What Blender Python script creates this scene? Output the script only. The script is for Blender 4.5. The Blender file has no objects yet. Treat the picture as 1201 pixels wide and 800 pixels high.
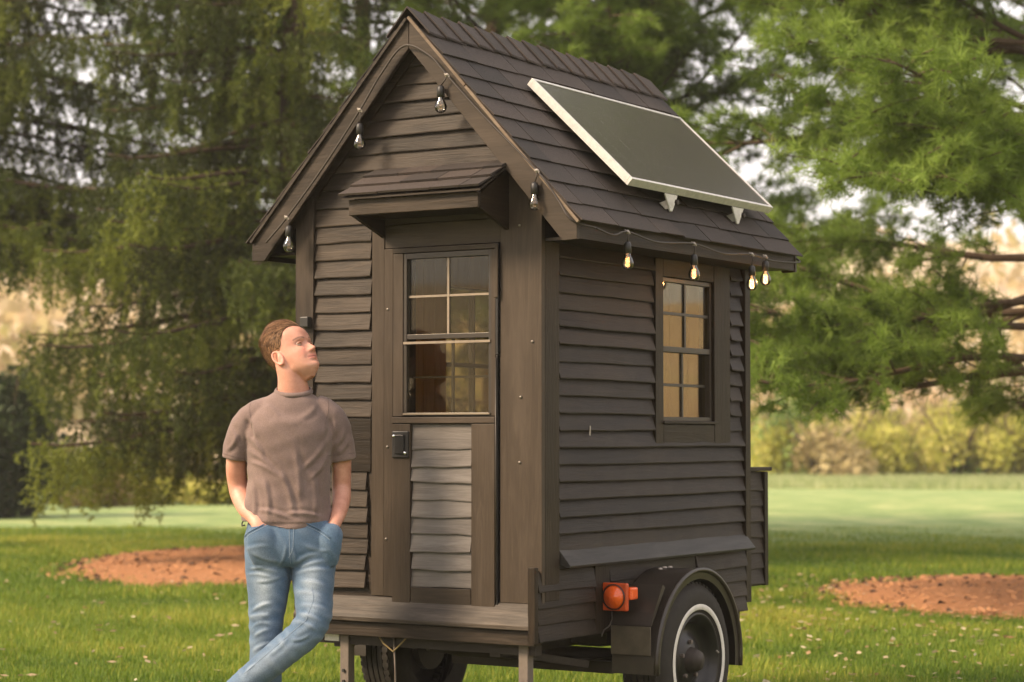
import bpy, bmesh, math, random
import numpy as np
from mathutils import Vector, Matrix, Euler
from mathutils.bvhtree import BVHTree

R = math.radians
random.seed(7)
rng = np.random.default_rng(11)
scene = bpy.context.scene
col = scene.collection

# ---------------------------------------------------------------- camera
G = 0.085                                  # house heights below are measured from 85 mm under the turf
CAM = Vector((4.4836, -7.3045, 1.38 - G))
YAW = R(32.258)
FH = Vector((-math.sin(YAW), math.cos(YAW), 0))
RH = Vector((math.cos(YAW), math.sin(YAW), 0))
FPX = 2529.7
cam_data = bpy.data.cameras.new('camera')
cam = bpy.data.objects.new('camera', cam_data)
col.objects.link(cam)
cam.location = CAM
cam.rotation_euler = (R(90 + 2.4885), 0, YAW)
cam_data.sensor_width = 36
cam_data.lens = FPX / 1201 * 36
cam_data.clip_end = 2000
cam_data.dof.use_dof = True
cam_data.dof.focus_distance = 8.75
cam_data.dof.aperture_fstop = 2.8
scene.camera = cam

# ---------------------------------------------------------------- sky, sun, exposure
SUN_EL, SUN_AZ = R(38), R(218)            # azimuth measured from +Y clockwise
world = bpy.data.worlds.new('World')
scene.world = world
world.use_nodes = True
wn = world.node_tree
bg = wn.nodes['Background']
sky = wn.nodes.new('ShaderNodeTexSky')
sky.sky_type = 'NISHITA'
sky.sun_disc = False
sky.sun_elevation = SUN_EL
sky.sun_rotation = SUN_AZ
sky.dust_density = 4
sky.air_density = 1.2
sky.ozone_density = 1.0
ov = wn.nodes.new('ShaderNodeMix')
ov.data_type = 'RGBA'
ov.inputs[0].default_value = 0.75           # thin bright overcast
ov.inputs[7].default_value = (8.5, 7.8, 7.6, 1)
wn.links.new(sky.outputs[0], ov.inputs[6])
wn.links.new(ov.outputs[2], bg.inputs[0])
bg.inputs[1].default_value = 0.10
sun_d = bpy.data.lights.new('sun', 'SUN')
sun_d.energy = 3.2
sun_d.angle = R(16)
sun_d.color = (1.0, 0.78, 0.54)
sun = bpy.data.objects.new('sun', sun_d)
col.objects.link(sun)
sdir = Vector((math.sin(SUN_AZ) * math.cos(SUN_EL), math.cos(SUN_AZ) * math.cos(SUN_EL), math.sin(SUN_EL)))
sun.rotation_euler = sdir.to_track_quat('Z', 'Y').to_euler()
sun.location = (-4, -14, 12)
vs = scene.view_settings
vs.view_transform = 'Standard'
vs.look = 'None'
vs.gamma = 1
vs.use_curve_mapping = False
vs.exposure = 1.12
scene.cycles.max_bounces = 8
scene.cycles.transparent_max_bounces = 16
scene.cycles.use_denoising = True
scene.cycles.sample_clamp_indirect = 6

# ---------------------------------------------------------------- node helpers
def new_mat(name):
    m = bpy.data.materials.new(name)
    m.use_nodes = True
    nt = m.node_tree
    return m, nt, nt.nodes['Principled BSDF'], nt.nodes['Material Output']

def N(nt, t, **kw):
    n = nt.nodes.new(t)
    for k, v in kw.items():
        if k.startswith('i_'):
            key = k[2:]
            n.inputs[int(key) if key.isdigit() else key.replace('_', ' ')].default_value = v
        else:
            setattr(n, k, v)
    return n

def ramp(nt, stops, src):
    r = N(nt, 'ShaderNodeValToRGB')
    el = r.color_ramp.elements
    while len(el) < len(stops): el.new(0.5)
    for e, (p, c) in zip(el, stops):
        e.position = p
        e.color = (*c, 1) if len(c) == 3 else c
    nt.links.new(src, r.inputs[0])
    return r

def coords(nt, scale=(1, 1, 1), rand=True, src='Object'):
    tc = N(nt, 'ShaderNodeTexCoord')
    mp = N(nt, 'ShaderNodeMapping')
    mp.inputs['Scale'].default_value = scale
    nt.links.new(tc.outputs[src], mp.inputs['Vector'])
    if rand:
        oi = N(nt, 'ShaderNodeObjectInfo')
        mu = N(nt, 'ShaderNodeMath', operation='MULTIPLY', i_1=37.0)
        nt.links.new(oi.outputs['Random'], mu.inputs[0])
        nt.links.new(mu.outputs[0], mp.inputs['Location'])
    return mp

def noise(nt, vec, scale, detail=4, rough=0.6, dist=0.0):
    n = N(nt, 'ShaderNodeTexNoise')
    n.inputs['Scale'].default_value = scale
    n.inputs['Detail'].default_value = detail
    n.inputs['Roughness'].default_value = rough
    n.inputs['Distortion'].default_value = dist
    nt.links.new(vec.outputs[0], n.inputs['Vector'])
    return n

def mixc(nt, a, b, fac, blend='MIX'):
    m = N(nt, 'ShaderNodeMix', data_type='RGBA', blend_type=blend)
    for s, i in ((fac, 0), (a, 6), (b, 7)):
        if hasattr(s, 'links') or hasattr(s, 'is_output'):
            nt.links.new(s, m.inputs[i])
        else:
            m.inputs[i].default_value = s if i == 0 else ((*s, 1) if len(s) == 3 else s)
    return m

def bump(nt, h, strength, dist, bsdf, prev=None):
    b = N(nt, 'ShaderNodeBump')
    b.inputs['Strength'].default_value = strength
    b.inputs['Distance'].default_value = dist
    nt.links.new(h, b.inputs['Height'])
    if prev: nt.links.new(prev.outputs[0], b.inputs['Normal'])
    nt.links.new(b.outputs[0], bsdf.inputs['Normal'])
    return b

def wood_mat(name, axis, c_dark, c_mid, c_light, rough=0.55, var=0.35, relief=1.0):
    """painted rough wood with the grain along one axis of the house"""
    m, nt, b, o = new_mat(name)
    sc = [1, 1, 1]
    st = {'x': (1.6, 26, 26), 'y': (26, 1.6, 26), 'z': (26, 26, 1.6)}[axis]
    mp = coords(nt, st)
    g = noise(nt, mp, 1.5, 6, 0.7, 1.6)          # long grain
    mp2 = coords(nt, tuple(v * 0.16 + 1.2 for v in st))
    w = noise(nt, mp2, 1.3, 4, 0.6)              # patches of wear
    r = ramp(nt, [(0.22, c_dark), (0.52, c_mid), (0.85, c_light)], g.outputs[0])
    oi = N(nt, 'ShaderNodeObjectInfo')
    mr = N(nt, 'ShaderNodeMapRange')
    mr.inputs['To Min'].default_value = 1 - var
    mr.inputs['To Max'].default_value = 1 + var
    nt.links.new(oi.outputs['Random'], mr.inputs['Value'])
    mul = N(nt, 'ShaderNodeVectorMath', operation='SCALE')
    nt.links.new(r.outputs[0], mul.inputs[0]); nt.links.new(mr.outputs[0], mul.inputs['Scale'])
    wr = ramp(nt, [(0.48, (0, 0, 0)), (0.70, (1, 1, 1))], w.outputs[0])
    wf = N(nt, 'ShaderNodeMath', operation='MULTIPLY', i_1=0.62)
    nt.links.new(wr.outputs[0], wf.inputs[0])
    mx = mixc(nt, mul.outputs[0], c_light, wf.outputs[0])
    nt.links.new(mx.outputs[2], b.inputs['Base Color'])
    b.inputs['Roughness'].default_value = rough
    b.inputs['Specular IOR Level'].default_value = 0.22
    gb = bump(nt, g.outputs[0], 0.55 * relief, 0.004, b)
    fine = noise(nt, coords(nt, tuple(v * 3 for v in st)), 2.0, 3, 0.7)
    bump(nt, fine.outputs[0], 0.35 * relief, 0.002, b, gb)
    return m

def plain_mat(name, c, rough=0.5, metal=0.0, spec=0.5, bumpy=0.0, scale=40, var=0.15):
    m, nt, b, o = new_mat(name)
    n = noise(nt, coords(nt), scale, 5, 0.65)
    d = tuple(v * (1 - var) for v in c); l = tuple(min(1, v * (1 + var)) for v in c)
    r = ramp(nt, [(0.3, d), (0.7, l)], n.outputs[0])
    nt.links.new(r.outputs[0], b.inputs['Base Color'])
    b.inputs['Roughness'].default_value = rough
    b.inputs['Metallic'].default_value = metal
    b.inputs['Specular IOR Level'].default_value = spec
    if bumpy: bump(nt, n.outputs[0], bumpy, 0.003, b)
    return m

def leaf_mat(name, c1, c2, c3, transl=0.35, scale=2.5):
    m, nt, b, o = new_mat(name)
    at = N(nt, 'ShaderNodeAttribute', attribute_name='tone')
    n = noise(nt, coords(nt), scale, 3, 0.6)
    ad = N(nt, 'ShaderNodeMath', operation='ADD')
    nt.links.new(at.outputs['Fac'], ad.inputs[0]); nt.links.new(n.outputs[0], ad.inputs[1])
    hf = N(nt, 'ShaderNodeMath', operation='MULTIPLY', i_1=0.5)
    nt.links.new(ad.outputs[0], hf.inputs[0])
    r = ramp(nt, [(0.25, c1), (0.5, c2), (0.78, c3)], hf.outputs[0])
    nt.links.new(r.outputs[0], b.inputs['Base Color'])
    b.inputs['Roughness'].default_value = 0.6
    b.inputs['Specular IOR Level'].default_value = 0.25
    tr = N(nt, 'ShaderNodeBsdfTranslucent')
    nt.links.new(r.outputs[0], tr.inputs['Color'])
    ms = N(nt, 'ShaderNodeMixShader', i_0=transl)
    nt.links.new(b.outputs[0], ms.inputs[1]); nt.links.new(tr.outputs[0], ms.inputs[2])
    nt.links.new(ms.outputs[0], o.inputs['Surface'])
    return m

def emit_mat(name, c, s):
    m, nt, b, o = new_mat(name)
    b.inputs['Base Color'].default_value = (*c, 1)
    b.inputs['Emission Color'].default_value = (*c, 1)
    b.inputs['Emission Strength'].default_value = s
    return m

def glass_mat(name, tint=(1, 1, 1), refl=1.0, rough=0.02):
    m, nt, b, o = new_mat(name)
    nt.nodes.remove(b)
    t = N(nt, 'ShaderNodeBsdfTransparent'); t.inputs[0].default_value = (*tint, 1)
    g = N(nt, 'ShaderNodeBsdfGlossy'); g.inputs['Roughness'].default_value = rough
    f = N(nt, 'ShaderNodeFresnel', i_IOR=1.5)
    mu = N(nt, 'ShaderNodeMath', operation='MULTIPLY', i_1=refl, use_clamp=True)
    nt.links.new(f.outputs[0], mu.inputs[0])
    ms = N(nt, 'ShaderNodeMixShader')
    nt.links.new(mu.outputs[0], ms.inputs[0]); nt.links.new(t.outputs[0], ms.inputs[1]); nt.links.new(g.outputs[0], ms.inputs[2])
    nt.links.new(ms.outputs[0], o.inputs['Surface'])
    return m

# ---------------------------------------------------------------- mesh helpers
def tag(o, label=None, cat=None, group=None, kind=None):
    if label: o['label'] = label
    if cat: o['category'] = cat
    if group: o['group'] = group
    if kind: o['kind'] = kind
    return o

def empty(name, loc, rz=0):
    o = bpy.data.objects.new(name, None)
    o.location = loc
    o.rotation_euler = (0, 0, rz)
    o.empty_display_size = 0.2
    col.objects.link(o)
    return o

class MB:
    def __init__(s): s.v = []; s.f = []
    def add(s, verts, faces):
        k = len(s.v)
        s.v += [tuple(v) for v in verts]
        s.f += [tuple(i + k for i in f) for f in faces]
        return s
    def box(s, a, b):
        x0, y0, z0 = [min(p, q) for p, q in zip(a, b)]; x1, y1, z1 = [max(p, q) for p, q in zip(a, b)]
        return s.add([(x0,y0,z0),(x1,y0,z0),(x1,y1,z0),(x0,y1,z0),(x0,y0,z1),(x1,y0,z1),(x1,y1,z1),(x0,y1,z1)],
                     [(0,3,2,1),(4,5,6,7),(0,1,5,4),(1,2,6,5),(2,3,7,6),(3,0,4,7)])
    def prism(s, poly, d):
        """closed polygon of 3-D points pushed along d"""
        n = len(poly); d = Vector(d)
        P = [Vector(p) for p in poly]
        fs = [tuple(range(n))[::-1], tuple(range(n, 2 * n))] + [(i, (i + 1) % n, (i + 1) % n + n, i + n) for i in range(n)]
        return s.add([p for p in P] + [p + d for p in P], fs)
    def beam(s, a, b, w, h, up=(0, 0, 1)):
        a, b = Vector(a), Vector(b); t = (b - a).normalized(); u = Vector(up)
        sx = t.cross(u).normalized() * w / 2; sy = sx.cross(t).normalized() * h / 2
        return s.prism([a - sx - sy, a + sx - sy, a + sx + sy, a - sx + sy], b - a)
    def tube(s, pts, r, n=8, caps=True):
        pts = [Vector(p) for p in pts]; m = len(pts)
        rr = r if isinstance(r, (list, tuple)) else [r] * m
        k = len(s.v); prev = None
        for i, p in enumerate(pts):
            t = (pts[min(i + 1, m - 1)] - pts[max(i - 1, 0)])
            t = t.normalized() if t.length > 1e-9 else Vector((0, 0, 1))
            if prev is None:
                prev = t.orthogonal().normalized()
            prev = (prev - t * prev.dot(t))
            prev = prev.normalized() if prev.length > 1e-6 else t.orthogonal().normalized()
            q = t.cross(prev)
            for j in range(n):
                a = 2 * math.pi * j / n
                s.v.append(tuple(p + (prev * math.cos(a) + q * math.sin(a)) * rr[i]))
        for i in range(m - 1):
            for j in range(n):
                j2 = (j + 1) % n
                s.f.append((k + i*n + j, k + i*n + j2, k + (i+1)*n + j2, k + (i+1)*n + j))
        if caps:
            s.f.append(tuple(k + j for j in range(n))[::-1])
            s.f.append(tuple(k + (m-1)*n + j for j in range(n)))
        return s
    def lathe(s, prof, c, axis='x', n=48, closed=False):
        """prof: list of (along axis, radius)"""
        c = Vector(c); k = len(s.v); m = len(prof)
        for a_, r_ in prof:
            for j in range(n):
                t = 2 * math.pi * j / n; cs, sn = math.cos(t) * r_, math.sin(t) * r_
                s.v.append(tuple(c + Vector({'x': (a_, cs, sn), 'y': (cs, a_, sn), 'z': (cs, sn, a_)}[axis])))
        for i in range(m if closed else m - 1):
            i2 = (i + 1) % m
            for j in range(n):
                j2 = (j + 1) % n
                s.f.append((k + i*n + j, k + i*n + j2, k + i2*n + j2, k + i2*n + j))
        return s
    def build(s, name, mat, parent=None, smooth=False, bevel=0.0, fix=True):
        me = bpy.data.meshes.new(name)
        me.from_pydata(s.v, [], s.f)
        if fix:
            bm = bmesh.new(); bm.from_mesh(me)
            bmesh.ops.recalc_face_normals(bm, faces=bm.faces)
            bm.to_mesh(me); bm.free()
        if smooth:
            me.polygons.foreach_set('use_smooth', [True] * len(me.polygons))
        me.materials.append(mat)
        o = bpy.data.objects.new(name, me)
        col.objects.link(o)
        if parent: o.parent = parent
        if bevel:
            bv = o.modifiers.new('bevel', 'BEVEL'); bv.width = bevel; bv.segments = 2; bv.limit_method = 'ANGLE'
        return o

def fast_mesh(name, V, F, mat, parent=None, tone=None, smooth=False):
    V = np.asarray(V, np.float32); F = np.asarray(F, np.int32)
    me = bpy.data.meshes.new(name); k = F.shape[1]
    me.vertices.add(len(V)); me.vertices.foreach_set('co', V.ravel())
    me.loops.add(F.size); me.loops.foreach_set('vertex_index', F.ravel())
    me.polygons.add(len(F))
    me.polygons.foreach_set('loop_start', np.arange(0, F.size, k, dtype=np.int32))
    me.polygons.foreach_set('use_smooth', np.full(len(F), smooth))
    me.update(calc_edges=True)
    if tone is not None:
        a = me.attributes.new('tone', 'FLOAT', 'POINT'); a.data.foreach_set('value', np.asarray(tone, np.float32))
    me.materials.append(mat)
    o = bpy.data.objects.new(name, me); col.objects.link(o)
    if parent: o.parent = parent
    return o

# ---------------------------------------------------------------- materials
DK, MD, LT = (0.011, 0.0075, 0.0045), (0.030, 0.021, 0.0138), (0.074, 0.054, 0.039)
M = {}
for ax in 'xyz':
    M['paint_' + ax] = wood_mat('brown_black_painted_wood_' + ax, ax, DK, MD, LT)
    M['side_' + ax] = wood_mat('side_shade_painted_wood_' + ax, ax, (0.0085, 0.0050, 0.0023), (0.016, 0.0098, 0.0048), (0.034, 0.022, 0.012), 0.5, 0.3)  # house paint darkened to hold the side wall's shade in its colour
M['trim_z'] = wood_mat('flat_trim_paint_z', 'z', (0.032, 0.0222, 0.0145), (0.045, 0.032, 0.0215), (0.076, 0.056, 0.040), 0.5, 0.12, 0.4)
M['trim_x'] = wood_mat('flat_trim_paint_x', 'x', (0.028, 0.0195, 0.013), (0.041, 0.0295, 0.020), (0.074, 0.054, 0.039), 0.5, 0.12, 0.4)
M['grey_x'] = wood_mat('weathered_grey_paint', 'x', (0.085, 0.072, 0.063), (0.135, 0.117, 0.104), (0.20, 0.178, 0.16), 0.5, 0.12, 0.7)
M['sill_x'] = wood_mat('worn_sill_paint', 'x', (0.020, 0.015, 0.010), (0.042, 0.032, 0.023), (0.13, 0.102, 0.08), 0.5, 0.1)
M['raw'] = wood_mat('bare_brown_wood', 'x', (0.10, 0.068, 0.045), (0.15, 0.108, 0.075), (0.22, 0.17, 0.125), 0.6, 0.1)
M['inner'] = wood_mat('interior_pine_boards', 'z', (0.28, 0.14, 0.028), (0.38, 0.20, 0.042), (0.50, 0.29, 0.075), 0.5, 0.15)
M['black'] = plain_mat('black_metal', (0.018, 0.016, 0.015), 0.4, 0.3)
M['blackpl'] = plain_mat('black_plastic', (0.015, 0.013, 0.012), 0.45)
M['chrome'] = plain_mat('bright_steel', (0.7, 0.69, 0.67), 0.25, 1.0)
M['silver'] = plain_mat('silver_aluminium', (0.58, 0.56, 0.53), 0.4, 0.15)
M['galv'] = plain_mat('dull_galvanised_steel', (0.15, 0.12, 0.098), 0.6, 0.2, bumpy=0.2)
M['frame_metal'] = plain_mat('rusty_dark_steel', (0.035, 0.026, 0.02), 0.65, 0.3, bumpy=0.3)
M['fender'] = plain_mat('dark_fender_paint', (0.028, 0.021, 0.015), 0.38, 0.0, 0.5, 0.15, 14, 0.25)
M['flap'] = plain_mat('worn_fender_plate', (0.075, 0.058, 0.042), 0.45, 0.1, 0.5, 0.2, 12, 0.35)
M['rubber'] = plain_mat('tyre_rubber', (0.024, 0.020, 0.016), 0.75, 0, 0.3, 0.25, 30, 0.2)
M['white'] = plain_mat('whitewall_band', (0.62, 0.58, 0.53), 0.6, 0, 0.4, 0, 30, 0.12)
M['glass'] = glass_mat('window_glass', (0.90, 0.88, 0.78), 0.6)
M['glass_side'] = glass_mat('side_window_glass', (0.90, 0.84, 0.68), 0.3)
M['bulb'] = glass_mat('bulb_glass', (0.98, 0.95, 0.9), 2.2)
M['filament'] = emit_mat('glowing_filament', (1.0, 0.42, 0.10), 2.0)
M['filament_off'] = plain_mat('dull_filament', (0.35, 0.22, 0.12), 0.4, 0.5)
M['cable'] = plain_mat('brown_cable', (0.035, 0.025, 0.018), 0.6)
M['clip'] = plain_mat('pale_cable_clip', (0.3, 0.26, 0.22), 0.5)
M['screw'] = plain_mat('dull_screw', (0.22, 0.19, 0.16), 0.4, 0.6)
M['sash'] = plain_mat('dark_bronze_sash', (0.035, 0.027, 0.02), 0.4, 0.2)
M['sash_light'] = plain_mat('pale_worn_aluminium', (0.24, 0.19, 0.14), 0.4, 0.3)

def amber_mat():
    m, nt, b, o = new_mat('amber_lens')
    b.inputs['Base Color'].default_value = (0.85, 0.12, 0.015, 1)
    b.inputs['Roughness'].default_value = 0.18
    b.inputs['Coat Weight'].default_value = 0.5
    v = N(nt, 'ShaderNodeTexVoronoi'); v.inputs['Scale'].default_value = 140
    nt.links.new(coords(nt, rand=False).outputs[0], v.inputs['Vector'])
    bump(nt, v.outputs[0], 0.6, 0.003, b)
    return m
M['amber'] = amber_mat()
M['amber_dark'] = plain_mat('dark_amber_housing', (0.50, 0.07, 0.015), 0.35)

def shingle_mat():
    m, nt, b, o = new_mat('asphalt_shingle')
    g = noise(nt, coords(nt), 260, 3, 0.7)
    w = noise(nt, coords(nt, (3, 3, 3)), 1.2, 4, 0.6)
    r = ramp(nt, [(0.3, (0.013, 0.0085, 0.006)), (0.55, (0.034, 0.0235, 0.018)), (0.8, (0.10, 0.077, 0.064))], g.outputs[0])
    oi = N(nt, 'ShaderNodeObjectInfo')
    mr = N(nt, 'ShaderNodeMapRange'); mr.inputs['To Min'].default_value = 0.55; mr.inputs['To Max'].default_value = 1.4
    nt.links.new(oi.outputs['Random'], mr.inputs['Value'])
    ad = N(nt, 'ShaderNodeMath', operation='MULTIPLY_ADD', i_1=0.7)
    nt.links.new(w.outputs[0], ad.inputs[0]); nt.links.new(mr.outputs[0], ad.inputs[2])
    sb = N(nt, 'ShaderNodeMath', operation='SUBTRACT', i_1=0.35); nt.links.new(ad.outputs[0], sb.inputs[0])
    mu = N(nt, 'ShaderNodeVectorMath', operation='SCALE')
    nt.links.new(r.outputs[0], mu.inputs[0]); nt.links.new(sb.outputs[0], mu.inputs['Scale'])
    nt.links.new(mu.outputs[0], b.inputs['Base Color'])
    b.inputs['Roughness'].default_value = 0.85
    bump(nt, g.outputs[0], 0.6, 0.002, b)
    return m
M['shingle'] = shingle_mat()

def cells_mat():
    m, nt, b, o = new_mat('solar_cells')
    mp = coords(nt, rand=False, src='UV')
    br = N(nt, 'ShaderNodeTexBrick')
    br.offset = 0; br.inputs['Scale'].default_value = 1
    br.inputs['Brick Width'].default_value = 1 / 9; br.inputs['Row Height'].default_value = 1 / 4
    br.inputs['Mortar Size'].default_value = 0.0009
    br.inputs['Color1'].default_value = (0.026, 0.022, 0.017, 1); br.inputs['Color2'].default_value = (0.034, 0.029, 0.022, 1)
    br.inputs['Mortar'].default_value = (0.09, 0.083, 0.07, 1)
    nt.links.new(mp.outputs[0], br.inputs['Vector'])
    n = noise(nt, mp, 110, 3, 0.6)
    dust = ramp(nt, [(0.42, (0.05, 0.05, 0.05)), (0.66, (0.42, 0.42, 0.42))], n.outputs[0])
    mx = mixc(nt, br.outputs[0], (0.25, 0.225, 0.20), dust.outputs[0])
    nt.links.new(mx.outputs[2], b.inputs['Base Color'])
    b.inputs['Roughness'].default_value = 0.22
    b.inputs['Coat Weight'].default_value = 0.12
    b.inputs['Coat Roughness'].default_value = 0.15
    b.inputs['Specular IOR Level'].default_value = 0.3
    return m
M['cells'] = cells_mat()

# ================================================================ TINY HOUSE ON ITS TRAILER
house = empty('tiny_house', (0, 0, -G))
tag(house, 'tiny dark brown clapboard house on a trailer, steep shingled roof, man leaning beside it', 'tiny house')

W, D = 1.2, 1.85
FR = (Vector((0, 0, 0)), Vector((1, 0, 0)), Vector((0, -1, 0)))       # front wall: origin, along, outward
SD = (Vector((0, 0, 0)), Vector((0, 1, 0)), Vector((1, 0, 0)))        # side wall with the window
LF = (Vector((-W, 0, 0)), Vector((0, 1, 0)), Vector((-1, 0, 0)))
BK = (Vector((0, D, 0)), Vector((1, 0, 0)), Vector((0, 1, 0)))

def board(fr, ul, ur, zb, h, mat, parent, tb=0.022, tt=0.004, over=0.012, wob=0.0022, name='siding_board', off=0.0, seg=None):
    """one clapboard: ul/ur numbers or functions of z; thick bottom edge, thin top tucked under the next"""
    O, U, Nn = fr
    fl = ul if callable(ul) else (lambda z: ul)
    frr = ur if callable(ur) else (lambda z: ur)
    zt = zb + h + over
    n = seg or max(2, int(abs(frr(zb) - fl(zb)) / 0.09) + 1)
    ph = random.uniform(0, 6.3); tl = random.uniform(-1, 1) * wob; tw = random.uniform(0.8, 1.25)
    V = []
    cutl = random.uniform(-0.003, 0.003); cutr = random.uniform(-0.003, 0.003)
    for i in range(n + 1):
        s = i / n
        ub = fl(zb) + cutl + (frr(zb) + cutr - fl(zb) - cutl) * s
        ut = fl(zt) + cutl + (frr(zt) + cutr - fl(zt) - cutl) * s
        dz = tl * (s - 0.5) * 2 + math.sin(ph + s * 7) * wob * 0.5 + random.uniform(-1, 1) * wob * 0.35
        db = tb * tw + random.uniform(-1, 1) * 0.0012
        V += [O + U * ub + Nn * (off - 0.001) + Vector((0, 0, zb + dz)), O + U * ub + Nn * (off + db) + Vector((0, 0, zb + dz)),
              O + U * ub + Nn * (off + db + 0.0005) + Vector((0, 0, zb + dz + 0.004)),
              O + U * ut + Nn * (off + tt) + Vector((0, 0, zt)), O + U * ut + Nn * (off - 0.001) + Vector((0, 0, zt))]
    F = []
    for i in range(n):
        a, b = i * 5, (i + 1) * 5
        for j in range(5):
            j2 = (j + 1) % 5
            F.append((a + j, b + j, b + j2, a + j2))
    F += [(0, 1, 2, 3, 4), tuple(n * 5 + j for j in (4, 3, 2, 1, 0))]
    return MB().add(V, F).build(name, mat, parent)

def slab(fr, u0, u1, z0, z1, n0, n1, mat, parent, name, bevel=0.002):
    O, U, Nn = fr
    P = [O + U * u + Nn * n0 + Vector((0, 0, z)) for u, z in ((u0, z0), (u1, z0), (u1, z1), (u0, z1))]
    return MB().prism(P, Nn * (n1 - n0)).build(name, mat, parent, bevel=bevel)

PX, PZ = -0.575, 3.120                  # ridge
EXL, EZL = -1.405, 2.215                # left eave edge
EXR, EZR = 0.238, 2.232
def roof_z(x):
    return PZ - (PZ - EZR) * (x - PX) / (EXR - PX) if x > PX else PZ - (PZ - EZL) * (PX - x) / (PX - EXL)
def roof_x(z, side, drop=0.0):          # x where the roof underside (dropped) reaches z
    z = z + drop
    t = (PZ - z) / (PZ - EZR)
    return PX + (EXR - PX) * t if side > 0 else PX - (PX - EXL) * t

# --- front wall (backing with opening for the door glass)
mb = MB()
T0, T1 = 0.0015, 0.055
GX0, GX1, GZ0, GZ1 = -0.634, -0.213, 1.462, 2.109
mb.box((-W, T0, 0.56), (GX0, T1, 2.3)).box((GX1, T0, 0.56), (0, T1, 2.3)).box((GX0, T0, 0.56), (GX1, T1, GZ0)).box((GX0, T0, GZ1), (GX1, T1, 2.3))
mb.prism([(-W, T0, 2.302), (0, T0, 2.302), (0, T0, 2.38), (PX, T0, 3.04), (-W, T0, 2.38)], (0, T1 - T0, 0))
front = mb.build('wall', M['paint_x'], house)
front['label'] = 'front wall with the narrow door and gable'
# gable and upper boards
gl = lambda z: max(roof_x(z, -1, 0.085), -W + 0.093)
gr = lambda z: min(roof_x(z, 1, 0.085), -0.01)
zr = [2.905, 2.83, 2.762, 2.692, 2.622, 2.553, 2.483]
for z in zr:
    z_ = min(z, 2.96)
    l = lambda zz: min(gl(zz), PX - 0.002); r = lambda zz: max(gr(zz), PX + 0.002)
    board(FR, l, r, z, 0.070, M['paint_x'], front, tb=0.018)
board(FR, gl, -0.86, 2.412, 0.071, M['paint_x'], front, tb=0.018)
board(FR, -0.80, gr, 2.468, 0.014, M['paint_x'], front, tb=0.016, over=0.006)
board(FR, -0.86, -0.12, 2.405, 0.068, M['paint_x'], front, tb=0.014)
board(FR, -1.108, -0.77, 2.335, 0.072, M['paint_x'], front, tb=0.016)
board(FR, -1.108, -0.745, 2.262, 0.070, M['paint_x'], front, tb=0.016)
# lone pointed board that runs under the hood
z0s = [2.190, 2.116, 2.042, 1.968, 1.894, 1.820, 1.748, 1.675, 1.600, 1.527, 1.455]
for i, z in enumerate(z0s):
    board(FR, -1.108, -0.812 + random.uniform(-0.006, 0.004), z, 0.0725, M['paint_x'], front, tb=0.018)
for z in [1.152, 1.080, 1.014, 0.950, 0.884, 0.815, 0.742]:
    board(FR, -1.108, -0.835 + random.uniform(-0.006, 0.006), z, 0.069, M['paint_x'], front, tb=0.016)
# dark hatch cover between the two runs of boards
slab(FR, -1.108, -0.815, 1.226, 1.452, 0.0, 0.012, M['side_x'], front, 'hatch_cover')
MB().tube([(-0.955, -0.02, 1.345), (-0.955, -0.035, 1.345), (-0.94, -0.036, 1.36)], 0.004, 6).build('hatch_latch', M['chrome'], front, True)
MB().lathe([(0, 0.009), (-0.012, 0.008), (-0.014, 0.0)], (-0.935, -0.013, 1.37), 'y', 12).build('screw', M['screw'], front, True)
# trims
slab(FR, -W - 0.003, -W + 0.092, 0.56, 2.39, 0.0, 0.026, M['paint_z'], house, 'corner_board')
slab(FR, -0.805, -0.742, 0.715, 2.245, 0.0, 0.020, M['trim_z'], house, 'door_trim')
slab(FR, -0.739, -0.694, 0.715, 2.150, 0.0, 0.025, M['trim_z'], house, 'door_trim')
slab(FR, -0.739, -0.150, 2.153, 2.250, 0.0, 0.018, M['trim_x'], house, 'door_header')
slab(FR, -0.168, 0.028, 0.712, 2.42, 0.0, 0.0235, M['trim_z'], house, 'corner_board')
slab(FR, -0.80, -0.17, 2.253, 2.40, 0.0, 0.008, M['trim_x'], house, 'frieze_panel')
for u, z in ((-0.075, 2.215), (-0.07, 1.53), (-0.075, 1.27), (-0.72, 1.33), (-0.725, 0.95), (-0.72, 1.9), (-0.015, 1.75)):
    MB().lathe([(0, 0.006), (-0.003, 0.005), (-0.0035, 0)], (u, -0.026, z), 'y', 10).build('screw', M['screw'], house, True)
# small black sensor box on the corner board
MB().box((-1.158, -0.055, 1.835), (-1.115, -0.0265, 1.88)).build('sensor_box', M['blackpl'], house, bevel=0.004)

# --- sloping sill board and fascia below
MB().prism([(-1.17, -0.022, 0.712), (-1.17, -0.075, 0.628), (-1.17, -0.075, 0.610), (-1.17, 0.0, 0.610), (-1.17, 0.0, 0.712)], (1.180, 0, 0)).build('sill_board', M['sill_x'], house, bevel=0.003)
MB().box((-1.19, -0.052, 0.548), (0.012, 0.0, 0.607)).build('fascia_board', M['paint_x'], house, bevel=0.003)

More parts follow.
